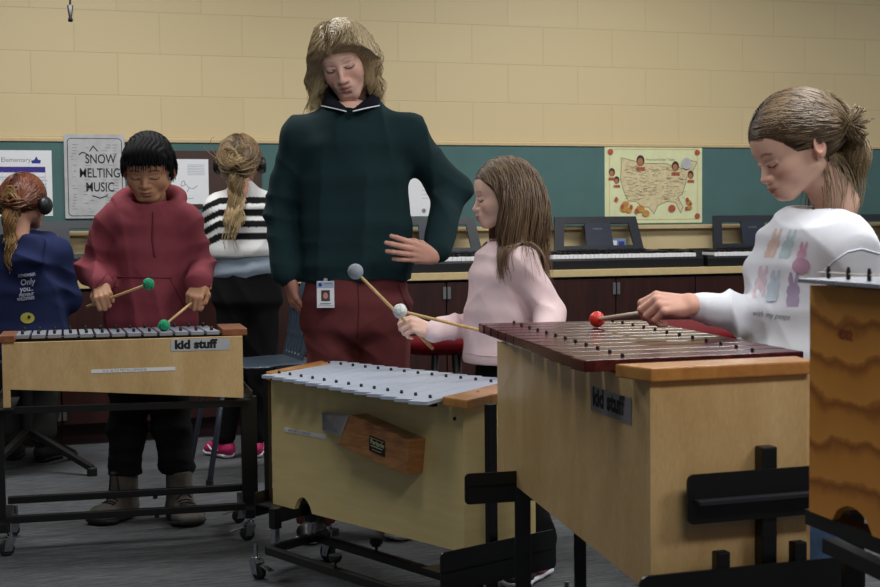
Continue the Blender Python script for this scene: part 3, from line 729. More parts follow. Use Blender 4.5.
    m = MB(); L_ = np.linalg.norm((k1-k0)[:2]); plate2(m, k0, k1, zb0-.052, zb0+.045); m.out('shelf_bracket', M['black'], f)
    MB().prism([tuple(x[:2]) for x in (k0, k1, k1-d*.07, k0-d*.07)], zb0-.006, zb0-.001).out('bracket_shelf', M['black'], f)
    MB().bar(A(k0[0], k0[1], .07)-ed*.03, A(k1[0], k1[1], .07)+ed*.03, .03, .03).out('foot_bar', M['black'], f)
    caster(f, k0-ed*.02, r=.024); caster(f, k1+ed*.02, r=.024)
inst2()

# ---------------------------------------------------------- 3: big bass xylophone
def inst3():
    zt = .728; a = gp(497, 341, zt); b = gp(650, 382, zt); d = nrm((b-a)*A(1, 1, 0)); n = A(-d[1], d[0], 0); L = np.linalg.norm((b-a)[:2])
    # bottom edge of the tapering side board
    def solve(u, v, o=0):
        rr = ray(u, v); e0 = A(0, 0, EYE); t = np.dot(a-n*o-e0, n)/np.dot(rr, n); h = e0+rr*t; return np.dot(h-a, d), h[2]
    zl = solve(497, 471)[1]; s1, z1 = solve(641, 587); zr = zl+(z1-zl)*L/s1
    r = empty('bass_xylophone', A(*(a[:2]+b[:2])/2, zr)+n*.2); props(r, 'large wooden bass xylophone with dark rosewood bars, right of centre, deep tapering box', 'xylophone')
    ed = nrm(gp(808, 374, zt)*A(1, 1, 0)-b*A(1, 1, 0)); en = A(ed[1], -ed[0], 0)
    panel(MB(), a, b, [(0, zt), (0, zl), (.0, zl), (L, zr), (L, zt)], .016).out('side_panel', M['birch'], r, bev=.001)
    w = .30
    panel(MB(), b+d*.0, b+ed*w, [(0.0, zt), (0.0, zr), (w, zr), (w, zt)], .016, 1).out('end_panel', M['birch'], r, bev=.001)
    c = b+ed*w; FL = gp(477.5, 323.5, .752); BL = gp(640, 320.3, .752)
    g = A(*(a[:2]), zt)+nrm(BL-FL)*.30
    panel(MB(), a+n*.016, g, [(.0, zt), (.0, zl), (.30, zl), (.30, zt)], .016, -1).out('end_panel', M['birch'], r)
    LL = np.linalg.norm((c-g)[:2]); panel(MB(), g, c, [(0, zt), (0, zl), (LL-.016, zr), (LL-.016, zt)], .016, 1).out('side_panel', M['birch'], r)
    FR = gp(583.5, 361.5, .752); BR = gp(803, 352, .752)
    tone_bars(r, FL, FR, BL, BR, 12, .732, .021, M['rosewood'], M['black'], gap=.15, pegs=(.2, .8), pegr=.0035, pegh=.008, bev=.0025)
    for s in (.2, .8):
        p0, p1 = lerp(FL, BL, s), lerp(FR, BR, s); MB().bar(A(p0[0], p0[1], .722), A(p1[0], p1[1], .722)-d*.0, .018, .016).out('bar_rail', M['rubber'], r)
    c0, c1, c2, c3 = gp(615, 364, .752), gp(652, 381.5, .752), gp(820, 371.5, .752), gp(800, 357, .752)
    c1 = b*A(1, 1, 0)-ed*.004+en*.012; c2 = c1+ed*(w+.01); c3 = c2-en*.085+ed*.02
    MB().prism([tuple(p[:2]) for p in (c0, c1, c2, c3)], .729, .752).out('end_cap', M['oak'], r, bev=.003)
    s0, _ = solve(591.5, 400); s1_, _ = solve(632, 420); zz = solve(591.5, 410)[1]
    label_text(r, a, b, s0, zz, s1_-s0, .045, M['platedark'], 'kid stuff', .045, offset=.0022, tdx=.010, tdy=.012, sx=(s1_-s0)/.185)
    # stand
    f = empty('instrument_stand', A(*((a+c)/2)[:2], 0)); props(f, 'heavy black steel stand carrying the big bass xylophone, plates with rounded corners', 'stand')
    # near end: wide post, upper bracket plate, low plate with two pegs
    o = en*.03
    def ep(u, off=.03):                     # plan point on the plane in front of the end panel
        rr = ray(u, 460); e0 = A(0, 0, EYE); bb = b+en*off; t = np.dot(bb-e0, en)/np.dot(rr, en); return e0+rr*t
    def zz_(u, v, off=.03):
        rr = ray(u, v); e0 = A(0, 0, EYE); bb = b+en*off; t = np.dot(bb-e0, en)/np.dot(rr, en); return (e0+rr*t)[2]
    pc = ep(766, .012); MB().bar(A(pc[0], pc[1], .05), A(pc[0], pc[1], zz_(766, 446, .012)), .030, .024, up=en).out('post', M['black'], f, bev=.003)
    m = MB(); p0, p1 = ep(687.5), ep(840); plate2(m, p0, p1, zz_(690, 525), zz_(690, 475), .004, .012, 1); m.out('upper_plate', M['black'], f)
    zm = zz_(690, 502)
    MB().prism([tuple(x[:2]) for x in (p0+ed*.012, p1, p1+en*.022, p0+ed*.012+en*.022)], zm-.003, zm+.003).out('plate_ledge', plain('worn_steel', '#3b3b42', .35, metal=.5), f)
    p0, p1 = ep(640, .05), ep(866, .05); m = MB(); plate2(m, p0, p1, zz_(640, 660, .05), zz_(641, 577, .05), .006, .015, 1); m.out('lower_plate', M['black'], f)
    for u in (721, 798):
        q = ep(u, .035); z_ = zz_(u, 551 if u < 750 else 541, .035); MB().bar(A(q[0], q[1], z_-.12), A(q[0], q[1], z_), .025, .02, up=en).out('peg_post', M['black'], f, bev=.003)
    # shelf under the near end
    MB().bar(b+en*.0+A(0, 0, zr-.01-zt), c+A(0, 0, zr-.01-zt), .05, .012).out('bracket_shelf', M['black'], f)
    # far end
    e2 = nrm((BL-FL)*A(1, 1, 0)); f0 = a-e2*.075-d*.03; 
    pz = 1380/a[1]; m = MB(); z0_ = zl-.034; z1_ = zl+.0
    q0 = P(465, 490, 2.93); q1 = P(551, 488, 2.93+.05); plate2(m, q0, q1, P(465, 505, 2.93)[2], P(465, 474, 2.93)[2], .004, .010, 1); m.out('upper_plate', M['black'], f)
    MB().prism([tuple(x[:2]) for x in (q0, q1, q1+n*.06, q0+n*.06)], zl-.008, zl-.002).out('plate_ledge', M['black'], f)
    pp = P(522.5, 500, 2.97); MB().bar(A(pp[0], pp[1], .05), A(pp[0], pp[1], zl-.01), .034, .026, up=(0, 1, 0)).out('post', M['black'], f, bev=.003)
    pp2 = P(580, 540, 2.97+.33); MB().bar(A(pp2[0], pp2[1], .05), A(pp2[0], pp2[1], zl-.03), .028, .028, up=(0, 1, 0)).out('post', M['black'], f, bev=.003)
    MB().bar(A(pp[0], pp[1], .06)-e2*.12, A(pp2[0], pp2[1], .06)+e2*.05, .03, .03).out('foot_bar', M['black'], f)
    for q in (A(pp[0], pp[1], 0)-e2*.1, A(pp2[0], pp2[1], 0)): caster(f, q, r=.024)
    q = ep(645, .05); q2 = ep(860, .05); MB().bar(A(q[0], q[1], .06), A(q2[0], q2[1], .06), .03, .03).out('foot_bar', M['black'], f)
    for q in (q, q2): caster(f, q, r=.024)
    MB().bar(A(pp[0], pp[1], .07), A(pc[0], pc[1], .07), .026, .026).out('long_rail', M['black'], f)
    return a, b, d, n, ed, en
I3 = inst3()

# ---------------------------------------------------------- 4: instrument cropped by the right edge
def inst4():
    zt = .90; Y0 = 1.93; a = P(810, 285, Y0); zt = a[2]; d = nrm(A(.25, -.97, 0)); n = A(-d[1], d[0], 0); L = .62
    b = a+d*L
    def solve(u, v, o=0):
        rr = ray(u, v); e0 = A(0, 0, EYE); t = np.dot(a-n*o-e0, n)/np.dot(rr, n); h = e0+rr*t; return np.dot(h-a, d), h[2]
    zl = solve(809, 511)[1]
    xa = solve(832, 500)[0]; xb = solve(866, 500)[0]; xc = max(xb, xa+.10)
    r = empty('glockenspiel_box', A(*(a[:2]+b[:2])/2, zl)+n*.2)
    r.name = 'xylophone'; props(r, 'orange fir plywood instrument with thin grey bars cropped by the right edge of the photo', 'xylophone')
    hump = [(lerp(xa, xc, k/8), zl+.028*math.sin(PI*k/8)**.6) for k in range(1, 8)]
    panel(MB(), a, b, [(0, zt), (0, zl), (xa, zl)]+hump+[(xc, zl), (L, zl), (L, zt)], .012).out('side_panel', M['fir'], r)
    e1 = a+n*.012; e2 = e1+n*.30+d*.0
    panel(MB(), e1, e2, [(0, zt), (0, zl), (.30, zl), (.30, zt)], .012, -1).out('end_panel', M['fir'], r)
    panel(MB(), e2, e2+d*L, [(0, zt), (0, zl), (L, zl), (L, zt)], .012, 1).out('side_panel', M['fir'], r)
    panel(MB(), b+n*.012-d*.0, e2+d*L, [(0, zt), (0, zl), (.28, zl), (.28, zt)], .012, 1).out('end_panel', M['fir'], r)
    FL = a-n*.02-d*.0; FR = FL+d*L; BL = FL+n*.34; BR = FR+n*.30
    tone_bars(r, FL, FR, BL, BR, 12, zt+.004, .006, M['alum'], M['blackp'], gap=.05, pegs=(.1, .9), pegr=.003, pegh=.018, bev=.001)
    p0, p1 = lerp(FL, BL, .1), lerp(FR, BR, .1); MB().tube([A(p0[0], p0[1], zt+.018), A(p1[0], p1[1], zt+.018)], .0012, 6).out('cord', M['stickpale'], r)
    st_ = plain('red_stamp', '#8f3a1c', .6); s, z = solve(838, 338)
    V, Fc = text_mesh('4502', .018, .0006); o = a*A(1, 1, 0)+d*s+A(0, 0, z); mk('stamp', put2d([(v[0], v[1]) for v in V], o, d, (0, 0, 1), -n, .0008), Fc, st_, r)
    f = empty('instrument_stand', A(*((a+b)/2)[:2], 0)); props(f, 'black steel stand under the plywood instrument at the right edge', 'stand')
    p = a+d*.0+n*.03; k0 = P(825, 503, Y0-.02); 
    MB().bar(A(a[0], a[1], zl-.012)-d*.02+n*.02, A(b[0], b[1], zl-.012)+n*.02, .03, .022).out('top_rail', M['black'], f)
    MB().bar(A(a[0], a[1], zl-.045)+n*.02+d*.02, A(b[0], b[1], zl-.06)+n*.02, .022, .02).out('long_rail', M['black'], f)
    q = P(853, 530, Y0+.12); MB().bar(A(q[0], q[1], .05), A(q[0], q[1], zl-.01), .028, .026, up=(0, 1, 0)).out('post', M['black'], f, bev=.003)
    q3 = q+n*.25; MB().bar(A(q3[0], q3[1], .05), A(q3[0], q3[1], zl-.01), .028, .026, up=(0, 1, 0)).out('post', M['black'], f, bev=.003)
    MB().bar(A(q[0], q[1], .065)-n*.05, A(q3[0], q3[1], .065)+n*.05, .03, .03).out('foot_bar', M['black'], f)
    MB().bar(A(q[0], q[1], zl-.02)-n*.02, A(q3[0], q3[1], zl-.02)+n*.05, .05, .012).out('shelf_bracket', M['black'], f)
    for z_ in (q-n*.04, q3+n*.04): caster(f, z_, r=.024)
    q5, q6 = q+d*.45, q3+d*.45
    for z_ in (q5, q6):
        MB().bar(A(z_[0], z_[1], .05), A(z_[0], z_[1], zl-.01), .028, .026, up=(0, 1, 0)).out('post', M['black'], f, bev=.003); caster(f, z_, r=.024)
inst4()

# ---------------------------------------------------------- mallets
def mallet(name, head, tail, r, mat, label, stickmat='stick', wrap=False, sr=.0042, tipcol=None):
    head = np.asarray(head, float); tail = np.asarray(tail, float); d = nrm(tail-head)
    o = empty(name, head); props(o, label, 'mallet')
    MB().tube([head, lerp(head, tail, .5), tail, tail+d*.002], [sr*.9, sr, sr*1.1, sr*.6], 10).out('stick', M[stickmat], o, smooth=True)
    if wrap:
        h = MB().ball(head, r, 24).out('head', mat, o, smooth=True)
        y = MB()
        for k in range(5):
            ax = nrm(RNG.normal(size=3)); x = nrm(np.cross(ax, A(.3, .1, 1))); z = np.cross(ax, x)
            y.tube([head+(x*math.cos(2*PI*t/20)+z*math.sin(2*PI*t/20))*r*.97+ax*r*.12*math.sin(t) for t in range(20)], .0016, 5, closed=True)
        y.out('yarn_windings', mat, h, smooth=True)
    else: MB().ball(head, r, 28).out('head', mat, o, smooth=True)
    return o
# ================================================================= FIGURE KIT
M['skin'] = vcol('skin', .5, sss=.08, spec=.35, bump=.0003, bs=900)
M['hair'] = vcol('hair', .42, spec=.5)
M['hairdull'] = vcol('dark_hair', .75, spec=.15)
M['hairblack'] = plain('black_hair', '#0b0a0c', .5, var=.3, vs=60)
def rotm(yaw=0, pitch=0, roll=0):
    """head frame: local +y face, +z up; yaw 0 looks at the camera, + turns to image right; pitch + nods down; roll + tips the crown to image left"""
    r = Matrix.Rotation(math.radians(180+yaw), 3, 'Z') @ Matrix.Rotation(math.radians(-pitch), 3, 'X') @ Matrix.Rotation(math.radians(roll), 3, 'Y')
    return np.array(r)
def hairline(p, low=-.055, front=.058):
    """True where the scalp carries hair (local head coordinates)"""
    x, y, z = p[:, 0], p[:, 1], p[:, 2]
    lim = np.interp(y, [-.12, -.03, -.005, .03, .05, .075], [low, low, -.012, .0, .03, front])
    return z > lim
def head_mesh(skin, lip, brow, kid=False, male=False, scalp=None, k=1.0, h=.0022, front=.058, low=-.055, cheek='#b06a58', browth=1.0, eyes='down', neckr=.05, necklen=.11, neckback=.03):
    s = .8 if kid else 1
    q = [ell((0, -.012, .032), (.0745, .097, .087)), ell((0, .022, -.03), (.060, .060, .078), k=.03)]
    for x in (-1, 1):
        q.append(con((x*.047, .0, -.062), (x*.018, .062, -.100), .020, .017, .025))
        q.append(ell((x*.036, .050, -.036), (.024, .026, .030) if not kid else (.027, .029, .032), k=.02))
    q.append(con((-.012, .066, -.100), (.012, .066, -.100), .0155, .0155, .02))
    q.append(con((-.035, .066, .019), (.035, .066, .019), .0125, .0125, .02))
    for x in (-1, 1):
        q.append(ell((x*.031, .092, -.006), (.017, .014, .0115), k=.010, op='-'))
        q.append(ell((x*.031, .0705, -.006), (.0145, .0135, .0125), k=.005))
        q.append(con((x*.018, .0825, -.0115), (x*.044, .0735, -.0105), .0022, .002, .003))       # lower lid
        q.append(con((x*.017, .085, -.002), (x*.044, .075, .0005), .0028, .0022, .004))        # upper lid
    nz = -.046 if not kid else -.043; ny = .106 if not kid else .0995; nr = .0105 if not kid else .0095
    q.append(con((0, .080 if not kid else .077, .004), (0, ny-.004, nz+.006), .0075, .0090, .012)); q.append(ell((0, ny-.003, nz+.002), (nr, .0095, .0085), k=.006))
    for x in (-1, 1):
        q.append(ell((x*.0125, ny-.013, nz+.001), (.0075, .009, .0070), k=.006)); q.append(ell((x*.0062, ny-.008, nz-.0075), (.003, .005, .0025), k=.003, op='-'))
    q.append(ell((0, .074, -.070), (.032, .022, .024), k=.018))
    if kid: q.append(ell((0, .040, .045), (.055, .039, .034), k=.03))
    q += [con((-.021, .0820, -.0705), (-.004, .0925, -.0665), .0026, .0050, .006), con((.021, .0820, -.0705), (.004, .0925, -.0665), .0026, .0050, .006), con((-.004, .0925, -.0668), (.004, .0925, -.0668), .0046, .0046, .005)]
    q += [con((-.018, .0810, -.0735), (0, .0895, -.0790), .0030, .0060, .006), con((.018, .0810, -.0735), (0, .0895, -.0790), .0030, .0060, .006)]
    q += [con((-.021, .0890, -.0722), (0, .0980, -.0725), .0012, .0016, .0025, '-'), con((.021, .0890, -.0722), (0, .0980, -.0725), .0012, .0016, .0025, '-')]
    q.append(ell((0, .092, -.0905), (.014, .008, .005), k=.006, op='-'))
    for x in (-1, 1):                                        # ears
        R = np.array(Matrix.Rotation(math.radians(-x*22), 3, 'Z') @ Matrix.Rotation(math.radians(12), 3, 'X'))
        q.append(ell((x*.079, -.016, -.012), (.0065, .018, .030), R=R, k=.004))
        q.append(ell((x*.0855, -.013, -.008), (.005, .0115, .019), R=R, k=.003, op='-'))
        q.append(ell((x*.079, -.008, -.014), (.004, .005, .007), k=.003))
        q.append(ell((x*.077, -.011, -.038), (.005, .008, .008), k=.004))
    q.append(con((0, -neckback, -.05), (0, -neckback-.02, -.05-necklen-.03), neckr, neckr*1.08, .022))
    V, Fc = surf(q, h); V = relax(V, Fc, 1, .4)
    C = np.tile(np.array(lin(skin)), (len(V), 1)); x, y, z = V.T
    def tint(m, col):
        m = np.clip(m, 0, 1)[:, None]; C[:] = C*(1-m)+np.array(lin(col))*m
    tint(.38*np.exp(-(((np.abs(x)-.040)/.018)**2+((z+.036)/.018)**2))*(y > .03), cheek)
    tint(.25*np.exp(-((x/.012)**2+((z-nz)/.010)**2))*(y > .09), cheek)
    tint(.35*(np.abs(x) > .076)*(z < .02), cheek)
    up = np.exp(-((z+.0675)/.0042)**4-(x/.021)**4); lo = np.exp(-((z+.0795)/.0058)**4-(x/.018)**4)
    tint(.85*np.maximum(up, lo)*(y > .083), lip); tint(.75*np.exp(-((z+.0727)/.0014)**2-(x/.021)**6)*(y > .08), '#4a2320')
    ax = np.abs(x); bz = .019+.004*np.sin(np.clip((ax-.014)/.034, 0, 1)*PI)
    tint(.8*browth*np.exp(-((z-bz)/.0030)**4)*(ax > .013)*(ax < .048)*(y > .04), brow)
    # closed / lowered lids: lash line
    t = np.clip((ax-.017)/.028, 0, 1); lz = -.0085-.0045*np.sin(t*PI)
    tint(np.exp(-((z-lz)/.0019)**4)*(ax > .016)*(ax < .047)*(y > .05), '#1d1210')
    tint(.22*np.exp(-((z+.0)/.006)**2)*(ax > .018)*(ax < .046)*(y > .05), '#7a4a40')
    if scalp is not None:
        m = hairline(V, low, front) & (np.abs(V[:, 0]) < .0745) & ~((np.abs(V[:, 0]) > .064) & (V[:, 1] > -.045) & (V[:, 1] < .006) & (V[:, 2] < .026) & (V[:, 2] > -.05)) ; C[m] = lin(scalp)
    V = V.copy()
    if kid: lowm = V[:, 2] < 0; V[lowm, 2] = np.where(V[lowm, 2] > -.12, V[lowm, 2]*s, V[lowm, 2]+.12*(1-s))
    return V*k, Fc, C
def place(V, R, o): return V@R.T+np.asarray(o)
def hand_mesh(wr, f, n, sx, k, skin, curls=((60, 75, 45),)*4, thumb='grip', splay=(0, 0, 0, 0), fore=None, h=.0021, nail='#caa093'):
    Y = nrm(f); Z = nrm(np.asarray(n)-Y*np.dot(n, Y)); X = np.cross(Y, Z); Mx = np.stack([X, Y, Z], 1)
    def T(p): return np.asarray(wr)+Mx@(A(p[0]*sx, p[1], p[2])*k)
    kn = [(.028, .086, 0), (.009, .091, .002), (-.011, .087, 0), (-.029, .077, -.004)]
    ln = [(.043, .026, .021), (.048, .030, .022), (.044, .028, .021), (.034, .021, .018)]; rd = [.0098, .0100, .0095, .0085]
    q = [con(T((.012, .0, 0)), T((-.010, .0, 0)), .0205*k, .0195*k, .01)]
    for i in range(4): q.append(con(T((kn[i][0]*.6, .012, -.002)), T(kn[i]), .0155*k, (.0115 if i < 3 else .010)*k, .010*k))
    q.append(ell(T((.022, .034, -.014)), A(.017, .026, .013)*k, R=np.stack([X, Y, Z], 1), k=.01*k))
    q.append(ell(T((-.022, .034, -.012)), A(.014, .028, .012)*k, R=np.stack([X, Y, Z], 1), k=.01*k))
    for i in range(4):
        a = 0; p = A(*kn[i]); pts = [p]; cu = curls[i % len(curls)]; sp = math.radians(splay[i])
        for L, c in zip(ln[i], cu):
            a += math.radians(c); p = p+L*A(math.sin(sp)*math.cos(a), math.cos(a)*math.cos(sp), -math.sin(a)); pts.append(p)
        r = rd[i]; rs = [r*1.12, r, r*.92, r*.80]
        W_ = [T(x) for x in pts]
        for j in range(3): q.append(con(W_[j], W_[j+1], rs[j]*k, rs[j+1]*k, .0025*k if j else .005*k))
    th = {'grip': [(.020, .016, -.012), (.042, .044, -.026), (.040, .074, -.036), (.024, .094, -.036)],
          'side': [(.020, .016, -.010), (.046, .040, -.016), (.062, .068, -.020), (.066, .094, -.022)],
          'tuck': [(.020, .016, -.012), (.034, .040, -.034), (.038, .064, -.050), (.036, .084, -.060)]}[thumb]
    W_ = [T(x) for x in th]; rs = [.0135, .0118, .0100, .0080]
    for j in range(3): q.append(con(W_[j], W_[j+1], rs[j]*k, rs[j+1]*k, .006*k))
    if fore is not None: q.append(con(T((0, 0, 0)), fore, .0200*k, .026*k, .012))
    V, Fc = surf(q, h); C = np.tile(np.array(lin(skin)), (len(V), 1))
    for i in range(4):                                        # warmer knuckles
        g = np.exp(-((V-T(kn[i]))**2).sum(1)/(.010*k)**2)[:, None]*.25; C = C*(1-g)+np.array(lin('#b8705c'))*g
    return (V, Fc, C), T
def grow(roots, d0, length, steps, coll, grav=.25, wave=0, wfreq=60, tie=None, tiefac=.5, spread=.3, seed=0, jitter=.0, clampf=None, lmin=.85):
    r = np.random.default_rng(seed); n = len(roots); p = roots.copy(); d = d0.copy(); ds = (length*r.uniform(lmin, 1.08, n))/steps
    out = [p.copy()]; done = np.zeros(n, bool) if tie is not None else np.ones(n, bool); dn = A(0, 0, -1); ph = r.uniform(0, 6.3, n)
    sp = r.normal(size=(n, 3))*A(1, 1, .3)
    for s in range(steps):
        if tie is not None:
            to = tie-p; dist = np.linalg.norm(to, axis=1); near = dist < .014; new = near & ~done; done |= near
            dt = to/(dist[:, None]+1e-9); d = np.where(done[:, None], d, d*(1-tiefac)+dt*tiefac)
            if new.any(): d[new] = sp[new]*spread+(dn*.5+np.asarray(tie_out))[None] if (tie_out := TIE_OUT[0]) is not None else d[new]
        g = np.where(done, grav, 0)[:, None]; d = d*(1-g)+dn*g
        d /= np.linalg.norm(d, axis=1)[:, None]+1e-9
        w = np.zeros_like(d)
        if wave:
            t = s*ds*wfreq+ph*.35; w = np.stack([np.sin(t), np.cos(t*.9+1), 0*t], 1)*wave*done[:, None]
        st_ = np.where(done, ds, np.maximum(ds, .012))[:, None] if tie is not None else ds[:, None]
        if jitter: d = d+r.normal(size=d.shape)*jitter
        pn = p+(d+w)*st_
        for c, rr, R in coll:
            q = ((pn-c)@R)/rr; m = np.linalg.norm(q, axis=1); ins = m < 1
            if ins.any(): q[ins] /= m[ins][:, None]; pn[ins] = c+(q[ins]*rr)@R.T
        if clampf is not None: pn = clampf(pn)
        dd = pn-p; L = np.linalg.norm(dd, axis=1)[:, None]+1e-9; d = np.where(L > 1e-5, dd/L*.7+d*.3, d); p = pn; out.append(p.copy())
    return np.stack(out, 1)
TIE_OUT = [None]
def curtain(R, ho, k, zs, ys, xz=None, xs=None):
    """keeps hair out of the face: limit on how far forward it may hang at each height of the head"""
    def f(p):
        l = ((p-ho)@R)/k; l[:, 1] = np.minimum(l[:, 1], np.interp(l[:, 2], zs, ys))
        if xz is not None: lim = np.interp(l[:, 2], xz, xs); l[:, 0] = np.clip(l[:, 0], -lim, lim)
        return ho+(l*k)@R.T
    return f
def strand_mesh(S, r0, r1, c1, c2, seed=0, tipc=None):
    """S (n, m, 3) -> thin 3-sided tubes with colour per strand"""
    n, m, _ = S.shape; r = np.random.default_rng(seed); T = np.gradient(S, axis=1); T /= np.linalg.norm(T, axis=2)[..., None]+1e-9
    up = np.broadcast_to(A(.31, .9, .3), T.shape); X = np.cross(T, up); X /= np.linalg.norm(X, axis=2)[..., None]+1e-9; Yv = np.cross(T, X)
    rad = np.interp(np.linspace(0, 1, m), [0, .15, .7, 1], [r0*.6, r0, r0*.9, r1])[None, :, None]
    V = np.stack([S+rad*(X*math.cos(a)+Yv*math.sin(a)) for a in (0, 2.094, 4.189)], 2).reshape(-1, 3)
    base = (np.arange(n)[:, None]*m+np.arange(m-1)[None])*3; Fs = []
    for k in range(3): a = base+k; b = base+(k+1) % 3; Fs.append(np.stack([a, b, b+3, a+3], -1).reshape(-1, 4))
    t = r.uniform(0, 1, (n, 1, 1))**1.3; c = np.array(lin(c1))*(1-t)+np.array(lin(c2))*t; c = np.broadcast_to(c, (n, m, 3)).copy()
    if tipc is not None: g = (np.linspace(0, 1, m)**1.5)[None, :, None]*.8; c = c*(1-g)+np.array(lin(tipc))*g
    return V, np.concatenate(Fs), np.repeat(c.reshape(-1, 3), 3, axis=0)
def scalp_points(n, R, o, k, low=-.055, front=.058, seed=1, infl=.003, maxx=1):
    i = np.arange(n*3)+.5; z = 1-2*i/(n*3); a = i*2.39996; rr = np.sqrt(1-z*z); u = np.stack([rr*np.cos(a), rr*np.sin(a), z], 1)
    p = u*(A(.0745, .097, .087)+infl)+A(0, -.012, .032); m = hairline(p, low, front); p = p[m]; u = u[m]
    rg = np.random.default_rng(seed); idx = rg.permutation(len(p))[:n]; return p[idx], u[idx]
def garment(root, name, q, h, mat, fold=None, cols=None, rel=1, smooth=True, foc=()):
    V, Fc = surf(q, h); V = relax(V, Fc, rel)
    if fold: V = folds(V, Fc, fold[0]*1.5, *fold[1:], foc=[(c_, r_, a_, f_, m_*1.4) for c_, r_, a_, f_, m_ in foc])
    c = cols(V) if cols else None
    o = mk(name, V, Fc, mat, root, smooth=smooth, cols=c); o['_v'] = 0; del o['_v']; GEO[o.name] = (V, Fc); return o
GEO = {}
def pushout(S, gname, zmax, gap=.004):
    V, Fc = GEO[gname]; N = vnorm(V, Fc); sg = 1 if ((V-V.mean(0))*N).sum() > 0 else -1
    tr = BVHTree.FromPolygons(V.tolist(), Fc.tolist()); n, m, _ = S.shape
    for i in range(n):
        for j in range(1, m):
            p = S[i, j]
            if p[2] > zmax: continue
            loc, nn, k, d = tr.find_nearest(Vector(p), .12)
            if loc is None: continue
            nn = np.array(nn)*sg; loc = np.array(loc); s = np.dot(p-loc, nn)
            if s < gap: S[i, j] = loc+nn*(gap+.002*(i % 3))
    return S
def bvh(o): V, Fc = GEO[o.name]; return BVHTree.FromPolygons(V.tolist(), Fc.tolist())
def hit(tree, u, v, off=.0015):
    d = Vector(nrm(ray(u, v))); p = tree.ray_cast(Vector((0, 0, EYE)), d)
    return None if p[0] is None else np.array(p[0])-np.array(d)*off
def seam(root, name, pix, tree, mat, r=.002, off=.001):
    pts = [hit(tree, u, v, off) for u, v in pix]; pts = [p for p in pts if p is not None]
    if len(pts) < 2: return None
    return MB().tube(pts, r, 6).out(name, mat, root, smooth=True)
def dens(pix, k=5):
    o = []
    for a, b in zip(pix[:-1], pix[1:]): o += [(lerp(a[0], b[0], i/k), lerp(a[1], b[1], i/k)) for i in range(k)]
    return o+[pix[-1]]
def decal(root, name, V2, Fc, tree, mat, off=.0018):
    """V2 are picture positions; marks are laid onto the cloth itself"""
    P3 = [hit(tree, u, v, off) for u, v in V2]
    ok = [p for p in P3 if p is not None]
    if not ok: return None
    P3 = [p if p is not None else ok[0] for p in P3]; bad = {i for i, (u, v) in enumerate(V2) if hit(tree, u, v) is None}
    Fc = [f for f in Fc if not any(i in bad for i in f)]
    return mk(name, P3, Fc, mat, root)
def decal_text(root, name, body, u, v, size, tree, mat, slope=0, offset=0, shear=0, sx=1, lean=0, align='LEFT'):
    V, Fc = text_mesh(body, size, offset, align, shear); return decal(root, name, [(u+x[0]*sx+x[1]*lean, v-x[1]+x[0]*slope) for x in V], Fc, tree, mat)
def grid_poly(poly, nu=8):
    """fan of rings so that a printed patch follows the cloth"""
    c = np.mean(poly, 0); n = len(poly); V = [tuple(c)]; Fc = []
    for j in range(1, nu+1):
        for p in poly: V.append(tuple(c+(np.asarray(p)-c)*j/nu))
    for i in range(n): Fc.append((0, 1+i, 1+(i+1) % n))
    for j in range(nu-1):
        for i in range(n): a = 1+j*n; Fc.append((a+i, a+(i+1) % n, a+n+(i+1) % n, a+n+i))
    return V, Fc
def cuff_ring(wr, el, r, w=.022, k=.006):
    d = nrm(np.asarray(el)-np.asarray(wr)); return con(wr, np.asarray(wr)+d*w, r, r*1.02, k)
def ankle_shoe(root, ankle, toe, *a, **kw):
    an = A(ankle[0], ankle[1], 0); t = A(toe[0], toe[1], 0); d = nrm(t-an); L = np.linalg.norm(t-an)/.8
    return shoe(root, an-d*.2*L, t, *a, **kw)
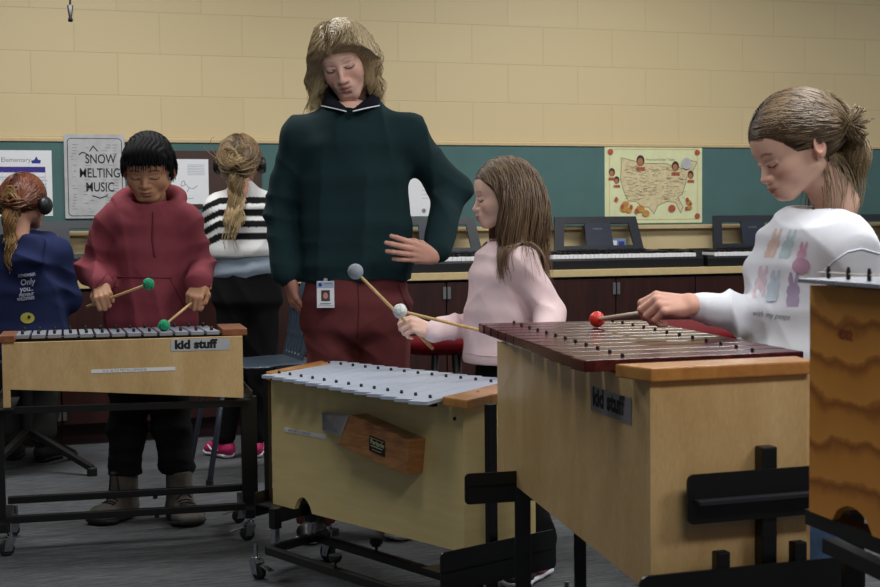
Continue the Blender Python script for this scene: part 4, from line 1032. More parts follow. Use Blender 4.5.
def shoe(root, heel, toe, Lw, sole, upper, lace, kind='sneaker', hgt=.07, name='shoe', accent=None):
    heel = A(heel[0], heel[1], 0); toe = A(toe[0], toe[1], 0); d = nrm(toe-heel); L = np.linalg.norm(toe-heel); s = A(d[1], -d[0], 0); w = Lw
    def T(x, y, z): return heel+d*x*L+s*y*w+A(0, 0, z)
    so = [loft([T(.12, 0, .014), T(.4, 0, .013), T(.72, .05, .013), T(.88, .03, .016)], [w*.36, w*.36, w*.48, w*.38], [.013]*4, s, k=.01, cap=1.0)]
    V, Fc = surf([*so, ], .004); V[:, 2] = np.maximum(V[:, 2], 0); so_o = None
    top = hgt if kind == 'sneaker' else .17
    up = [loft([T(.14, 0, .035), T(.4, 0, .04), T(.7, .04, .032), T(.87, .03, .026)], [w*.33, w*.34, w*.44, w*.33], [.028, .036, .026, .016], s, k=.02, cap=1.0),
          loft([T(.17, 0, .04), T(.20, 0, top)], [w*.34, w*.33], [w*.40, w*.42], s, k=.02, cap=.5), loft([T(.3, 0, .05), T(.24, 0, top-.015)], [w*.30, w*.28], [.035, .03], s, k=.02)]
    V2, F2 = surf([*up, cut((0, 0, top-.003), (0, 0, 1))], .0045); V2 = relax(V2, F2, 1); V2[:, 2] = np.maximum(V2[:, 2], .008)
    o = mk(name, V2, F2, upper, root, smooth=True); mk('sole', V, Fc, sole, o, smooth=True)
    tr = BVHTree.FromPolygons(V2.tolist(), F2.tolist()); m = MB()
    for i in range(5):
        x = .62-.055*i; zs = [];
        for y in (-.2, -.1, 0, .1, .2):
            a = T(x, y, .3); hz = tr.ray_cast(Vector(a), Vector((0, 0, -1)))[0]
            if hz is not None: zs.append(np.array(hz)+A(0, 0, .002))
        if len(zs) > 2: m.tube(zs, .0026, 6)
    if m.V: m.out('laces', lace, o, smooth=True)
    if accent is not None:
        for sgn in (-1, 1):
            pts = []
            for x, z in ((.25, .035), (.38, .028), (.52, .034), (.66, .05)):
                a = T(x, sgn*3, z); hz = tr.ray_cast(Vector(a), Vector((s*-sgn).tolist()))[0]
                if hz is not None: pts.append(np.array(hz)+s*sgn*.001)
            if len(pts) > 1: MB().tube(pts, [.002, .006, .005, .002][:len(pts)], 6).out('side_stripe', accent, o, smooth=True)
    return o
# ================================================================= PEOPLE
def cloth(name, col, bump=.0006, bs=700, rough=.9, sheen=.0, var=.05): sheen = 0; return plain(name, col, rough, var=var, vs=30, bump=bump, bs=bs, spec=.2, sheen=sheen)
def coarse(q, h=.011): V, Fc = surf(q, h); return V, Fc
def body(root, parts): V, Fc, C = merge(parts); return mk('body', V, Fc, M['skin'], root, smooth=True, cols=C)
def tag(o, label): props(o, label, 'person'); return o

def adult():
    Y = 4.42; p = lambda u, v, y=Y: P(u, v, y); sk = '#dfb5a3'
    fl = G(355, 534, 0); root = empty('person', A(p(355, 534)[0], Y, 0))
    tag(root, 'tall adult with chin length blond hair in dark green sweater, one hand on hip')
    R = rotm(-4, 24, 13); ho = p(342.5, 59, 4.40); k = .98
    hv, hf, hc = head_mesh(sk, '#a9615a', '#8d7256', scalp='#8b754f', k=k, male=True, front=.066, cheek='#b9685c', browth=.55, neckr=.052, neckback=.03, necklen=.10)
    hv = place(hv, R, ho)
    shl, shr = p(301, 139), p(402, 134); ell_, elr = p(281, 213, 4.46), p(451, 190, 4.48); wl, wr = p(288, 272, 4.40), p(436, 250, 4.31)
    inner = [loft([p(357, 300), p(356, 230), p(352, 140), p(351, 110)], [.14, .13, .15, .06], [.09, .09, .09, .06], (1, 0, 0), k=.03), con(shl, ell_, .045, .038, .03), con(ell_, wl, .038, .026, .02), con(shr, elr, .045, .038, .03), con(elr, wr, .038, .024, .02), con(p(350, 118), shl, .05, .045, .03), con(p(350, 118), shr, .05, .045, .03)]
    kl, kr, al, ar = p(328, 425, 4.40), p(384, 425, 4.42), p(316, 513, 4.40), p(392, 513, 4.45)
    inner += [con(p(334, 315), kl, .075, .05, .03), con(kl, al, .05, .035, .02), con(p(380, 315), kr, .075, .05, .03), con(kr, ar, .05, .035, .02)]
    iv, if_ = coarse(inner); sc = np.array(lin(sk))
    # hand on the hip: fingers spread over the front of the waist, seen from the back of the hand
    hm, T = hand_mesh(p(434, 256, 4.285), A(-.84, -.45, .20), A(-.42, -.90, .12), 1, .86, '#d9a592', curls=((10, 14, 10), (12, 16, 12), (14, 16, 12), (16, 18, 12)), thumb='tuck', splay=(7, 1, -5, -11), fore=lerp(wr, elr, .12))
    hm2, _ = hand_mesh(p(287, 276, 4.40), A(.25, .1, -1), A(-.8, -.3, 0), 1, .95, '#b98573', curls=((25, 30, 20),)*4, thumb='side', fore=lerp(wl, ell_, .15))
    body(root, [(hv, hf, hc), (iv, if_, sc), hm, hm2])
    # sweater
    nb = p(350, 100, 4.42)
    q = [loft([p(357, 292), p(357, 262), p(356, 225), p(353, 180), p(351, 145), p(350, 122)], [.178, .182, .180, .184, .180, .125], [.128, .130, .128, .125, .118, .09], (1, 0, 0), k=.02, cap=.6),
         con(p(350, 121, 4.43), shl, .066, .062, .05), con(p(350, 119, 4.43), shr, .066, .064, .05), con(p(351, 109), p(350, 126), .072, .10, .05),
         cut(p(350, 281), (0, 0, -1)),
         con(shl, ell_, .062, .058, .03), con(ell_, wl, .058, .047, .02), con(shr, elr, .070, .062, .03), con(elr, wr, .060, .045, .02),
         con(nb+A(0, -.02, .12), nb+A(0, -.022, -.022), .064, .060, .006, '-')]
    g = cloth('dark_green_knit', '#192f33', bump=.0012, bs=420)
    sw = garment(root, 'sweater', q, .0065, g, fold=(.006, 13, 3), foc=[(ell_, .09, (.2, .1, 1), 95, .005), (elr, .10, (.6, 0, .8), 95, .0035), (lerp(shl, ell_, .3), .08, (.7, 0, .7), 80, .003), (p(385, 250), .10, (.5, 0, 1), 70, .005), (lerp(shr, elr, .4), .08, (.7, 0, -.7), 80, .003), (p(320, 262), .12, (.1, 0, 1), 80, .004)])
    # hem rib
    rb = [loft([p(357, 281.5), p(357, 276)], [.176, .178], [.126, .127], (1, 0, 0), cap=.02)]
    # polo collar, standing around the neck with light piping along its edge
    tr = None
    col = MB(); pip = []; nc = p(352, 99.5, 4.415); n = 36; rings = []
    for i in range(n+1):
        a = -PI/2+(.09+(i/n)*(2*PI-.18)); fr = math.cos((i/n-.5)*2*PI)   # 0 at the front opening
        front = abs(i/n-.5)*2
        r0x, r0y = .074, .070; o = 1+.45*front**3
        top = nc+A(math.cos(a)*r0x, math.sin(a)*r0y, .048-.085*front**2.2)
        bot = nc+A(math.cos(a)*r0x*(1.24+.25*front**4), math.sin(a)*r0y*(1.28+.5*front**4), -.014-.034*front**3)
        rings.append((top, bot))
    V = []; Fc = []
    for t, b in rings:
        o_ = nrm((b-nc)*A(1, 1, 0)); V += [t, lerp(t, b, .5)+o_*.004+A(0, 0, .006), b+o_*.004, b, t-o_*.003]
    for i in range(n):
        for j in range(5): a = i*5+j; b = i*5+(j+1) % 5; Fc.append((a, b, b+5, a+5))
    co_ = mk('collar', V, Fc, cloth('navy_pique', '#10131f', bs=900), root, smooth=True)
    MB().tube([b+nrm((b-nc)*A(1, 1, 0))*.004 for t, b in rings], .0022, 6).out('piping', M['white'], co_, smooth=True)
    # trousers
    tq = [loft([p(357, 274), p(357, 300), p(357, 325)], [.165, .176, .180], [.118, .122, .12], (1, 0, 0), k=.02), con(p(332, 322), kl, .094, .075, .02), con(kl, al+A(0, 0, -.02), .075, .066, .02), con(p(383, 322), kr, .094, .075, .02), con(kr, ar+A(0, 0, -.02), .075, .066, .02), cut(al+A(0, 0, -.03), (0, 0, -1))]
    trs = garment(root, 'trousers', tq, .0065, cloth('maroon_twill', '#6a3537', bump=.0006), fold=(.004, 20, 8), foc=[(p(357, 345), .10, (.6, 0, .8), 75, .007), (p(395, 320), .07, (.9, 0, .5), 80, .006), (p(405, 300), .05, (.5, 0, 1), 80, .004), (p(320, 360), .09, (.4, 0, 1), 70, .005), (kl, .10, (0, 0, 1), 80, .006), (kr, .10, (0, 0, 1), 80, .006)])
    tt = bvh(trs); seam(root, 'fly_seam', dens([(358, 284), (359, 310), (357, 338)]), tt, cloth('maroon_seam', '#532a2c'), .0018)
    seam(root, 'pocket_seam', dens([(398, 284), (404, 300), (411, 312)]), tt, bpy.data.materials['maroon_seam'], .0018)
    # badge hangs from the belt
    b0 = hit(tt, 325.5, 296, .022); bd = empty('identity_badge', b0); props(bd, 'white photo identity badge hanging at the belt of the adult', 'badge')
    w_, h_ = .0545, .083; c = p(325.5, 294.5, b0[1]); o = c+A(-w_/2, 0, -h_/2)
    MB().ext([o, o+A(w_, 0, 0), o+A(w_, 0, h_), o+A(0, 0, h_)], (0, .002, 0)).out('card', M['white'], bd, bev=.0008)
    pl = Plane2(o, (1, 0, 0), (0, 0, 1), (0, -1, 0), True, bd)
    pl.rects('header', [(0.001, h_-.021, w_-.001, h_-.001)], plain('badge_blue', '#9fb2c8', .6)); pl.poly('emblem', [circ(.011, h_-.011, .006)], M['navyink'])
    pl.rects('portrait_ground', [(.014, .021, .041, .055)], plain('badge_dark', '#4a3a44', .6)); pl.poly('portrait_hair', [circ(.0275, .041, .0105, 16, 1, 1.2)], M['brown'])
    pl.poly('portrait_face', [circ(.0275, .038, .0078, 16, 1, 1.3)], plain('badge_face', '#c08a7a', .6)); pl.rects('name_line', [(.010, .012, .044, .0145), (.003, .006, .052, .0072), (.024, h_-.008, .05, h_-.006)], M['inkg'])
    MB().bar(c+A(0, .004, h_/2-.004), c+A(0, .012, h_/2+.008), .012, .002, up=(0, 1, 0)).out('clip', M['steelc'], bd)
    # shoes
    blk = plain('black_leather', '#141416', .4)
    ankle_shoe(root, al, G(311, 547, 0), .10, M['white'], blk, M['ink'])
    ankle_shoe(root, ar, ar+A(.05, -.20, 0), .10, M['white'], blk, M['ink'])
    # hair: wavy, parted on top, falling to the jaw on both sides
    loc, u = scalp_points(3000, R, ho, k, low=-.06, front=.066, seed=5)
    sgn = np.where(loc[:, 0] > .012, 1., -1.); 
    d0 = np.stack([sgn*.9, -.15+0*sgn, .10+0*sgn], 1)+u*.15
    roots = place(loc*k, R, ho); d = d0@R.T; d /= np.linalg.norm(d, axis=1)[:, None]
    cr = (ho+R@(A(0, -.012, .034)*k), A(.079, .103, .093)*k, R)
    face = (ho+R@(A(0, .03, -.035)*k), A(.072, .062, .085)*k, R)
    nk = (nb+A(0, .0, .0), A(.075, .075, .06), np.eye(3))
    S = grow(roots, d, .19, 22, [cr, (ho+R@(A(0, -.005, -.05)*k), A(.080, .050, .085)*k, R), nk], grav=.22, wave=.42, wfreq=60, seed=3, jitter=.06, clampf=curtain(R, ho, k, [-.12, -.02, .02, .048, .09], [.055, .034, .050, .088, .12], [-.14, -.06, .0, .04, .08, .12], [.2, .16, .115, .098, .080, .058]), lmin=.62)
    hp, hpf, hpc = strand_mesh(S, .0015, .0006, '#8b7654', '#d3c09a', seed=2, tipc='#b09a70')
    mk('hair', hp, hpf, M['hair'], root, smooth=True, cols=hpc)
adult()

def boy():
    Y = 4.70; p = lambda u, v, y=Y: P(u, v, y); sk = '#b98a6b'
    root = empty('person', A(p(148, 520)[0], Y, 0)); tag(root, 'boy with short black hair in a maroon hoodie and black trousers, holding two green mallets')
    R = rotm(2, 20, 0); ho = p(148.5, 169.5, 4.68); k = .97
    hv, hf, hc = head_mesh(sk, '#8a5044', '#1a1412', kid=True, scalp='#0c0a0b', k=k, front=.045, cheek='#9a6048', browth=1, neckr=.042, necklen=.09, neckback=.02)
    hv = place(hv*A(1.06, 1, 1), R, ho)
    shl, shr = p(113, 222), p(186, 222); el1, el2 = p(93, 270, 4.72), p(200, 266, 4.72); w1, w2 = p(103, 285, 4.54), p(200, 281, 4.56)
    inner = [loft([p(149, 330), p(149, 250), p(149, 215)], [.12, .12, .07], [.08, .08, .05], (1, 0, 0), k=.03), con(shl, el1, .04, .033, .02), con(el1, w1, .033, .022, .02), con(shr, el2, .04, .033, .02), con(el2, w2, .033, .022, .02)]
    k1, k2, a1, a2 = p(127, 425, 4.66), p(172, 425, 4.66), p(124, 486, 4.66), p(179, 486, 4.64)
    inner += [con(p(131, 345), k1, .06, .045, .02), con(k1, a1, .045, .035, .02), con(p(166, 345), k2, .06, .045, .02), con(k2, a2, .045, .035, .02)]
    iv, if_ = coarse(inner)
    h1, T1 = hand_mesh(p(99.5, 282, 4.53), A(.30, -.62, -.62), A(-.05, -.75, .62), 1, .80, sk, curls=((55, 70, 40), (58, 75, 45), (62, 78, 45), (66, 78, 45)), fore=lerp(w1, el1, .25))
    h2, T2 = hand_mesh(p(201, 281, 4.55), A(-.22, -.62, -.68), A(.05, -.72, .66), -1, .80, sk, curls=((50, 70, 40), (58, 75, 45), (62, 78, 45), (66, 78, 45)), fore=lerp(w2, el2, .25))
    body(root, [(hv, hf, hc), (iv, if_, np.array(lin(sk))), h1, h2])
    nb = p(149, 208, 4.70)
    q = [loft([p(149, 338), p(149, 320), p(149, 290), p(149, 250), p(149, 225), p(149, 212)], [.150, .156, .158, .152, .140, .085], [.108, .116, .118, .110, .10, .075], (1, 0, 0), k=.02, cap=.6),
         con(p(149, 217), shl, .054, .058, .05), con(p(149, 217), shr, .054, .058, .05), cut(p(149, 340), (0, 0, -1)),
         con(shl, el1, .062, .060, .03), con(el1, w1, .060, .044, .015), con(shr, el2, .062, .058, .03), con(el2, w2, .058, .044, .015)]
    # hood lying on the shoulders
    hd = [nb+A(.098*math.cos(a), .02+.085*math.sin(a), .026+.030*math.sin(a)-.030*max(0, -math.sin(a))**2) for a in np.linspace(-PI/2-.0, 1.5*PI, 25)]
    q += chain(hd, [.025+.012*max(0, math.sin(a)) for a in np.linspace(-PI/2, 1.5*PI, 25)], .012)
    q.append(con(nb+A(0, .0, .12), nb+A(0, -.012, .010), .060, .048, .006, '-'))
    mt = cloth('maroon_fleece', '#843e48', bump=.0006, sheen=.5)
    ho_ = garment(root, 'hoodie', q, .0058, mt, fold=(.0065, 15, 12), foc=[(el1, .09, (.3, 0, 1), 85, .007), (el2, .09, (-.3, 0, 1), 85, .007), (lerp(shl, el1, .2), .07, (.7, 0, .7), 90, .005), (lerp(shr, el2, .2), .07, (-.7, 0, .7), 90, .005), (p(149, 300), .10, (.1, 0, 1), 60, .004)])
    t = bvh(ho_); sm = cloth('maroon_seam_hoodie', '#6c313a')
    seam(ho_, 'pocket_seam', dens([(117, 277), (172, 278)], 9), t, sm, .0022); seam(ho_, 'pocket_seam', dens([(170, 279), (184, 306)], 9), t, sm, .0022); seam(ho_, 'pocket_seam', dens([(117, 279), (107, 306)], 9), t, sm, .0022)
    seam(ho_, 'drawstring', dens([(153.5, 212), (153, 225), (152.5, 240), (154, 252), (155, 257)], 5), t, sm, .0034, .002)
    seam(ho_, 'cuff_seam', dens([(93, 297), (97, 285), (107, 274)], 4), t, sm, .002)
    tq = [loft([p(149, 330), p(149, 350)], [.135, .14], [.10, .10], (1, 0, 0)), con(p(131, 345), k1, .075, .066, .02), con(k1, a1, .066, .056, .02), con(p(167, 345), k2, .075, .066, .02), con(k2, a2, .066, .056, .02), cut((0, 0, .150), (0, 0, -1))]
    garment(root, 'trousers', tq, .0075, cloth('black_denim', '#141519'), fold=(.004, 26, 4), foc=[(a1, .09, (.1, 0, 1), 110, .006), (a2, .09, (.1, 0, 1), 110, .006), (k1, .08, (0, 0, 1), 100, .004), (k2, .08, (0, 0, 1), 100, .004)])
    up = plain('taupe_suede', '#5d5850', .85, var=.25, vs=30, bump=.001); so = plain('dark_rubber_sole', '#232325', .7); la = plain('brown_lace', '#2c231d', .8)
    ankle_shoe(root, a1, G(93, 527, 0), .125, so, up, la, 'boot', name='boot')
    ankle_shoe(root, a2, G(196, 528, 0), .125, so, up, la, 'boot', name='boot')
    # hair
    kk = [ell((0, -.016, .040), (.084, .104, .090), k=.01), ell((0, .052, .062), (.060, .034, .034), k=.03), cut((0, 0, -.03), (0, 0, -1)),
          ell((0, .075, -.045), (.072, .075, .085), k=.012, op='-'), ell((.085, -.008, -.02), (.02, .03, .035), k=.008, op='-'), ell((-.085, -.008, -.02), (.02, .03, .035), k=.008, op='-')]
    V, Fc = surf(kk, .004); V = relax(V, Fc, 1); N = vnorm(V, Fc); V = V+N*(.0022*np.sin(V[:, 0]*420+3*np.sin(V[:, 1]*60))*1)[:, None]
    V = place(V*k*A(1.04, 1, 1), R, ho)
    loc, u = scalp_points(900, R, ho, k, low=-.05, front=.05, seed=9, infl=.010)
    d = np.stack([loc[:, 0]*3, .75+0*loc[:, 0], -.35+0*loc[:, 0]], 1)+u*.08; d[loc[:, 1] < 0] *= A(1, -.3, 1)
    d = d@R.T; d /= np.linalg.norm(d, axis=1)[:, None]
    S = grow(place(loc*k*A(1.04, 1, 1), R, ho), d, .034, 6, [(ho+R@(A(0, -.012, .036)*k), A(.086, .105, .092)*k, R)], grav=.25, seed=1, jitter=.03)
    a, b, c = strand_mesh(S, .0018, .0007, '#0b0a0c', '#17151a', seed=1)
    Vh, Fh, Ch = merge([(V, Fc, np.array(lin('#0b0a0c'))), (a, b, c)]); mk('hair', Vh, Fh, M['hairdull'], root, smooth=True, cols=Ch)
    # mallets
    c1 = P(148.5, 284, 4.36); gp1 = T1((.0, .078, -.030)); mallet('mallet', c1, gp1+nrm(gp1-c1)*.10, .0185, M['greenyarn'], 'green yarn mallet held raised above the bars by the boy in maroon', wrap=True)
    c2 = P(164, 325.5, 4.36); gp2 = T2((.0, .078, -.030)); mallet('mallet', c2, gp2+nrm(gp2-c2)*.10, .0185, M['greenyarn'], 'green yarn mallet resting on the grey bars, held by the boy in maroon', wrap=True)
boy()

def girl_pink():
    Y = 3.95; p = lambda u, v, y=Y: P(u, v, y); sk = '#e3bba9'
    root = empty('person', A(p(510, 570)[0], Y, 0)); tag(root, 'small girl with long brown hair in a pale pink top, seen from the side')
    R = rotm(-84, 7, 0); ho = p(504, 195.5, 3.94); k = .90
    hv, hf, hc = head_mesh(sk, '#b5605a', '#8a6a52', kid=True, scalp='#5d4a3b', k=k, front=.060, cheek='#c06a60', browth=.6, neckr=.037, necklen=.08, neckback=.02)
    hv = place(hv, R, ho)
    shn, shf = p(524, 263, 3.84), p(497, 262, 4.07); eln, elf = p(552, 313, 3.84), p(487, 318, 4.06); wn, wf = p(544, 332, 3.68), p(434, 332, 3.90)
    bc = [p(508, 375), p(506, 310), p(509, 262), p(508, 245)]; sd = A(.25, -.97, 0)
    inner = [loft(bc, [.10, .09, .10, .05], [.07, .07, .07, .04], sd, k=.03), con(shn, eln, .033, .027, .02), con(eln, wn, .027, .02, .02), con(shf, elf, .033, .027, .02), con(elf, wf, .027, .02, .02)]
    kn_, kf, an, af = p(520, 460, 3.88), p(503, 460, 4.03), p(541, 540, 3.84), p(505, 548, 4.05)
    inner += [con(p(515, 372, 3.88), kn_, .06, .042, .02), con(kn_, an, .042, .03, .02), con(p(505, 372, 4.0), kf, .06, .042, .02), con(kf, af, .042, .03, .02)]
    iv, if_ = coarse(inner)
    # right hand: mallet held between thumb and fingers, low in front of her
    h1, T1 = hand_mesh(p(431, 330, 3.90), p(408, 322, 3.87)-p(431, 330, 3.90), A(.05, -.72, .68), 1, .72, sk, curls=((48, 55, 35), (55, 70, 40), (60, 75, 40), (62, 75, 40)), fore=lerp(wf, elf, .3), thumb='grip')
    h2, T2 = hand_mesh(p(541, 332, 3.68), A(-.9, -.3, -.0), A(0, -.4, .9), -1, .72, sk, fore=lerp(wn, eln, .3))
    body(root, [(hv, hf, hc), (iv, if_, np.array(lin(sk))), h1, h2])
    nb = p(507, 240, 3.945)
    q = [loft([p(506, 370), p(505, 355), p(503, 310), p(505, 275), p(506, 256), p(507, 248)], [.135, .133, .118, .122, .112, .06], [.124, .120, .110, .106, .092, .055], sd, k=.02, cap=.5),
         con(p(508, 252), shn, .045, .050, .04), con(p(508, 252), shf, .045, .048, .04), cut(p(505, 363.5), (0, 0, -1)),
         con(shn, eln, .050, .046, .025), con(eln, wn, .046, .034, .015), con(shf, elf, .048, .040, .02), con(elf, wf, .040, .031, .015), con(nb+A(-.01, 0, .1), nb+A(-.006, 0, .0), .045, .042, .006, '-')]
    mt = cloth('pale_pink_jersey', '#ead0d2', bump=.0004, sheen=.2)
    tp = garment(root, 'long_sleeved_top', q, .0055, mt, fold=(.005, 15, 21), foc=[(eln, .08, (.8, 0, .8), 85, .006), (lerp(shn, eln, .1), .07, (.7, 0, .7), 80, .005), (p(485, 300), .08, (.8, 0, .5), 60, .004), (lerp(wf, elf, .4), .06, (1, 0, 0), 90, .004)])
    t = bvh(tp); sm = cloth('pink_seam', '#d8babd'); seam(tp, 'hem_seam', dens([(466, 353), (480, 355.5), (496, 356.5), (520, 357)], 8), t, sm, .0014); seam(tp, 'armhole_seam', dens([(515, 246), (509, 262), (511, 280)], 6), t, sm, .0014)
    tq = [loft([p(509, 355), p(508, 385)], [.12, .125], [.095, .10], sd), con(p(515, 378, 3.88), kn_, .075, .055, .02), con(kn_, an, .055, .045, .02), con(p(505, 378, 4.0), kf, .075, .055, .02), con(kf, af, .055, .045, .02)]
    garment(root, 'leggings', tq, .0075, cloth('black_knit', '#0f0f12'), fold=(.003, 22, 2))
    dk = plain('plum_mesh', '#2d1a2c', .8, var=.3, vs=50); pk = plain('pink_trim', '#b8466a', .6)
    ankle_shoe(root, an, G(508, 592, 0), .085, M['white'], dk, pk, accent=pk); ankle_shoe(root, af, A(af[0]-.13, af[1]-.10, 0), .085, M['white'], dk, pk)
    # hair: parted, long, straight, falling past the shoulder, ear peeping through
    loc, u = scalp_points(2800, R, ho, k, low=-.075, front=.060, seed=15)
    sgn = np.where(loc[:, 0] > 0, 1., -1.); d0 = np.stack([sgn*.85, -.25+0*sgn-.75*(loc[:, 1] > .03), 0*sgn], 1)+u*.05
    d = d0@R.T; d /= np.linalg.norm(d, axis=1)[:, None]
    cr = (ho+R@(A(0, -.012, .034)*k), A(.080, .102, .092)*k, R); fc = (ho+R@(A(0, .045, -.035)*k), A(.064, .062, .080)*k, R); jaw = (ho+R@(A(0, .0, -.035)*k), A(.076, .055, .07)*k, R)
    cs = [cr, (ho+R@(A(0, .040, .045)*k), A(.060, .0445, .040)*k, R), fc, jaw, (nb, A(.05, .05, .05), np.eye(3)), (shn, A(.058, .058, .062), np.eye(3)), (shf, A(.056, .056, .06), np.eye(3)), (p(509, 272), A(.10, .12, .10), np.eye(3))]
    S = grow(place(loc*k, R, ho), d, .262, 26, cs, grav=.26, wave=.10, wfreq=35, seed=13, jitter=.02, clampf=curtain(R, ho, k, [-.20, -.12, -.07, -.02, .03, .06, .09], [.085, .075, .048, .030, .042, .072, .10]))
    S = pushout(S, tp.name, p(500, 232)[2]); a, b, c = strand_mesh(S, .0013, .0004, '#4a3a2e', '#8b735a', seed=12, tipc='#7d6147'); mk('hair', a, b, M['hair'], root, smooth=True, cols=c)
    c1 = P(355.5, 271.5, 3.74); g = T1((.006, .074, -.028)); mallet('mallet', c1, g+nrm(g-c1)*.11, .0215, M['greyhead'], 'grey round headed mallet held up by the girl in pink', sr=.0046)
    c2 = P(400, 311, 3.52); g2 = T2((.0, .078, -.030)); mallet('mallet', c2, g2+nrm(g2-c2)*.04, .0185, M['whiteyarn'], 'white yarn mallet of the girl in pink, its stick passing behind the dark bars', wrap=True, sr=.0046)
girl_pink()

def girl_white():
    Y = 2.95; p = lambda u, v, y=Y: P(u, v, y); sk = '#e2b8a2'
    root = empty('person', A(p(815, 600)[0], Y, 0)); tag(root, 'girl with brown ponytail in a white sweatshirt with pastel print, at the right')
    R = rotm(-80, 27, 0); ho = p(796, 147, 2.95); k = .97
    hv, hf, hc = head_mesh(sk, '#a5584e', '#6a4c38', kid=True, scalp='#4d3a2c', k=k, h=.0021, front=.058, low=-.07, cheek='#bb6455', browth=.8, neckr=.043, necklen=.10, neckback=.012)
    hv = place(hv, R, ho)
    shn, shf = p(845, 252, 2.84), p(788, 249, 3.06); eln, elf = p(866, 335, 2.86), p(773, 316, 2.98); wn, wf = p(826, 378, 2.74), p(700, 307, 2.82)
    sd = nrm(A(.64, -.77, 0))
    inner = [loft([p(806, 390), p(806, 300), p(809, 240)], [.11, .10, .10], [.08, .08, .07], sd, k=.03), con(shn, eln, .038, .03, .02), con(eln, wn, .03, .022, .02), con(shf, elf, .038, .03, .02), con(elf, wf, .03, .022, .02)]
    kn_, kf, an, af = p(822, 520, 2.86), p(795, 520, 3.02), p(826, 640, 2.9), p(800, 640, 3.06)
    inner += [con(p(818, 400, 2.88), kn_, .065, .05, .02), con(kn_, an, .05, .035, .02), con(p(800, 400, 3.0), kf, .065, .05, .02), con(kf, af, .05, .035, .02)]
    iv, if_ = coarse(inner)
    h1, T1 = hand_mesh(p(691, 304.5, 2.81), p(662, 303, 2.80)-p(691, 304.5, 2.81), A(.05, -.62, .78), 1, .80, '#dba692', curls=((40, 62, 40), (50, 72, 42), (56, 76, 45), (60, 78, 45)), fore=lerp(wf, elf, .3))
    h2, T2 = hand_mesh(wn, A(-.8, -.3, -.3), A(-.3, .2, .9), -1, .8, sk, fore=lerp(wn, eln, .3))
    body(root, [(hv, hf, hc), (iv, if_, np.array(lin(sk))), h1, h2])
    nb = p(817, 222, 2.95)
    q = [loft([p(806, 380), p(805, 350), p(805, 310), p(808, 270), p(812, 244), p(815, 230)], [.150, .152, .148, .138, .122, .07], [.125, .126, .118, .106, .092, .06], sd, k=.02, cap=.5),
         con(p(816, 235), shn, .055, .064, .05), con(p(812, 236), shf, .055, .060, .05), cut(p(806, 372), (0, 0, -1)),
         con(shn, eln, .066, .060, .03), con(eln, wn, .058, .042, .015), con(shf, elf, .054, .056, .025), con(elf, lerp(elf, wf, .55), .056, .045, .02), con(lerp(elf, wf, .5), wf, .045, .033, .012)]
    rg = [nb+A(.062*math.cos(a), .058*math.sin(a), -.004+.014*math.sin(a)+.006*math.cos(a)) for a in np.linspace(0, 2*PI, 25)]
    q.append(con(nb+A(0, 0, .1), nb+A(0, 0, -.004), .055, .053, .006, '-')); q += chain(rg, [.0095]*25, .004)
    mt = cloth('white_sweatshirt', '#e9ecf4', bump=.0004, sheen=.2, var=.02)
    sw = garment(root, 'sweatshirt', q, .0055, mt, fold=(.007, 12, 33), foc=[(elf, .10, (.9, 0, .5), 75, .009), (lerp(elf, wf, .5), .07, (1, 0, .1), 100, .006), (lerp(shf, elf, .4), .08, (.3, 0, 1), 70, .006), (eln, .1, (0, 0, 1), 70, .006), (shn, .08, (.8, 0, .6), 70, .006), (p(760, 340), .08, (.8, 0, .6), 60, .004)])
    t = bvh(sw); sm = cloth('white_seam', '#d3d8e2')
    seam(sw, 'armhole_seam', dens([(822, 274), (833, 262), (848, 252), (862, 249), (880, 254)], 6), t, sm, .0022)
    # pastel rabbits
    def rabbit(cx, cy, s, lean):
        base = [(-.5, 1), (-.62, .55), (-.5, .15), (-.62, -.1), (-.55, -.45), (-.35, -.62), (-.5, -1.0), (-.42, -1.5), (-.2, -1.55), (-.08, -1.1), (-.02, -.75), (.05, -.75), (.12, -1.1), (.22, -1.55), (.42, -1.5), (.48, -1.0), (.36, -.62), (.55, -.45), (.62, -.1), (.5, .15), (.62, .55), (.5, 1)]
        return [(cx+x*s*.80-y*s*lean, cy+y*s) for x, y in base]
    cols = {'rabbit_print_orange': ('#d9c1b6', [(772.5, 246, 11.5, .35)]), 'rabbit_print_mint': ('#bccfd4', [(787, 247, 11.5, .35)]), 'rabbit_print_pink': ('#dda9bf', [(801, 256, 9.5, .25)]),
            'rabbit_print_rose': ('#d9c6cf', [(760, 285, 12.5, .2)]), 'rabbit_print_blue': ('#c3cfdb', [(773, 289, 12.5, .15)]), 'rabbit_print_lilac': ('#b3a4c2', [(793, 293, 13.5, .05)])}
    for nm, (c, L_) in cols.items():
        mm = plain(nm, c, .9, var=.05)
        for a in L_: V2, F2 = grid_poly(rabbit(*a), 8); decal(sw, nm, V2, F2, t, mm, .0012)
    V2, F2 = grid_poly(circ(801, 266, 9, 20, 1, .9), 6); decal(sw, 'rabbit_print_pink', V2, F2, t, plain('badge_pink', '#c39ab2', .9), .0026)
    decal_text(sw, 'script_print', 'with my peeps', 752, 315.5, 8.2, t, plain('script_grey', '#7e838e', .9), slope=.09, shear=.35, sx=.78)
    jt = [loft([p(806, 372), p(806, 405)], [.13, .135], [.105, .11], sd), con(p(818, 400, 2.88), kn_, .08, .066, .02), con(kn_, an, .066, .062, .02), con(p(800, 400, 3.0), kf, .08, .066, .02), con(kf, af, .066, .062, .02), cut(an+A(0, 0, -.02), (0, 0, -1))]
    garment(root, 'jeans', jt, .008, cloth('blue_denim', '#54719a', var=.25, bump=.0008), fold=(.005, 24, 5))
    ankle_shoe(root, an, A(an[0]-.10, an[1]-.10, 0), .085, M['white'], M['white'], M['white']); ankle_shoe(root, af, A(af[0]-.10, af[1]-.10, 0), .085, M['white'], M['white'], M['white'])
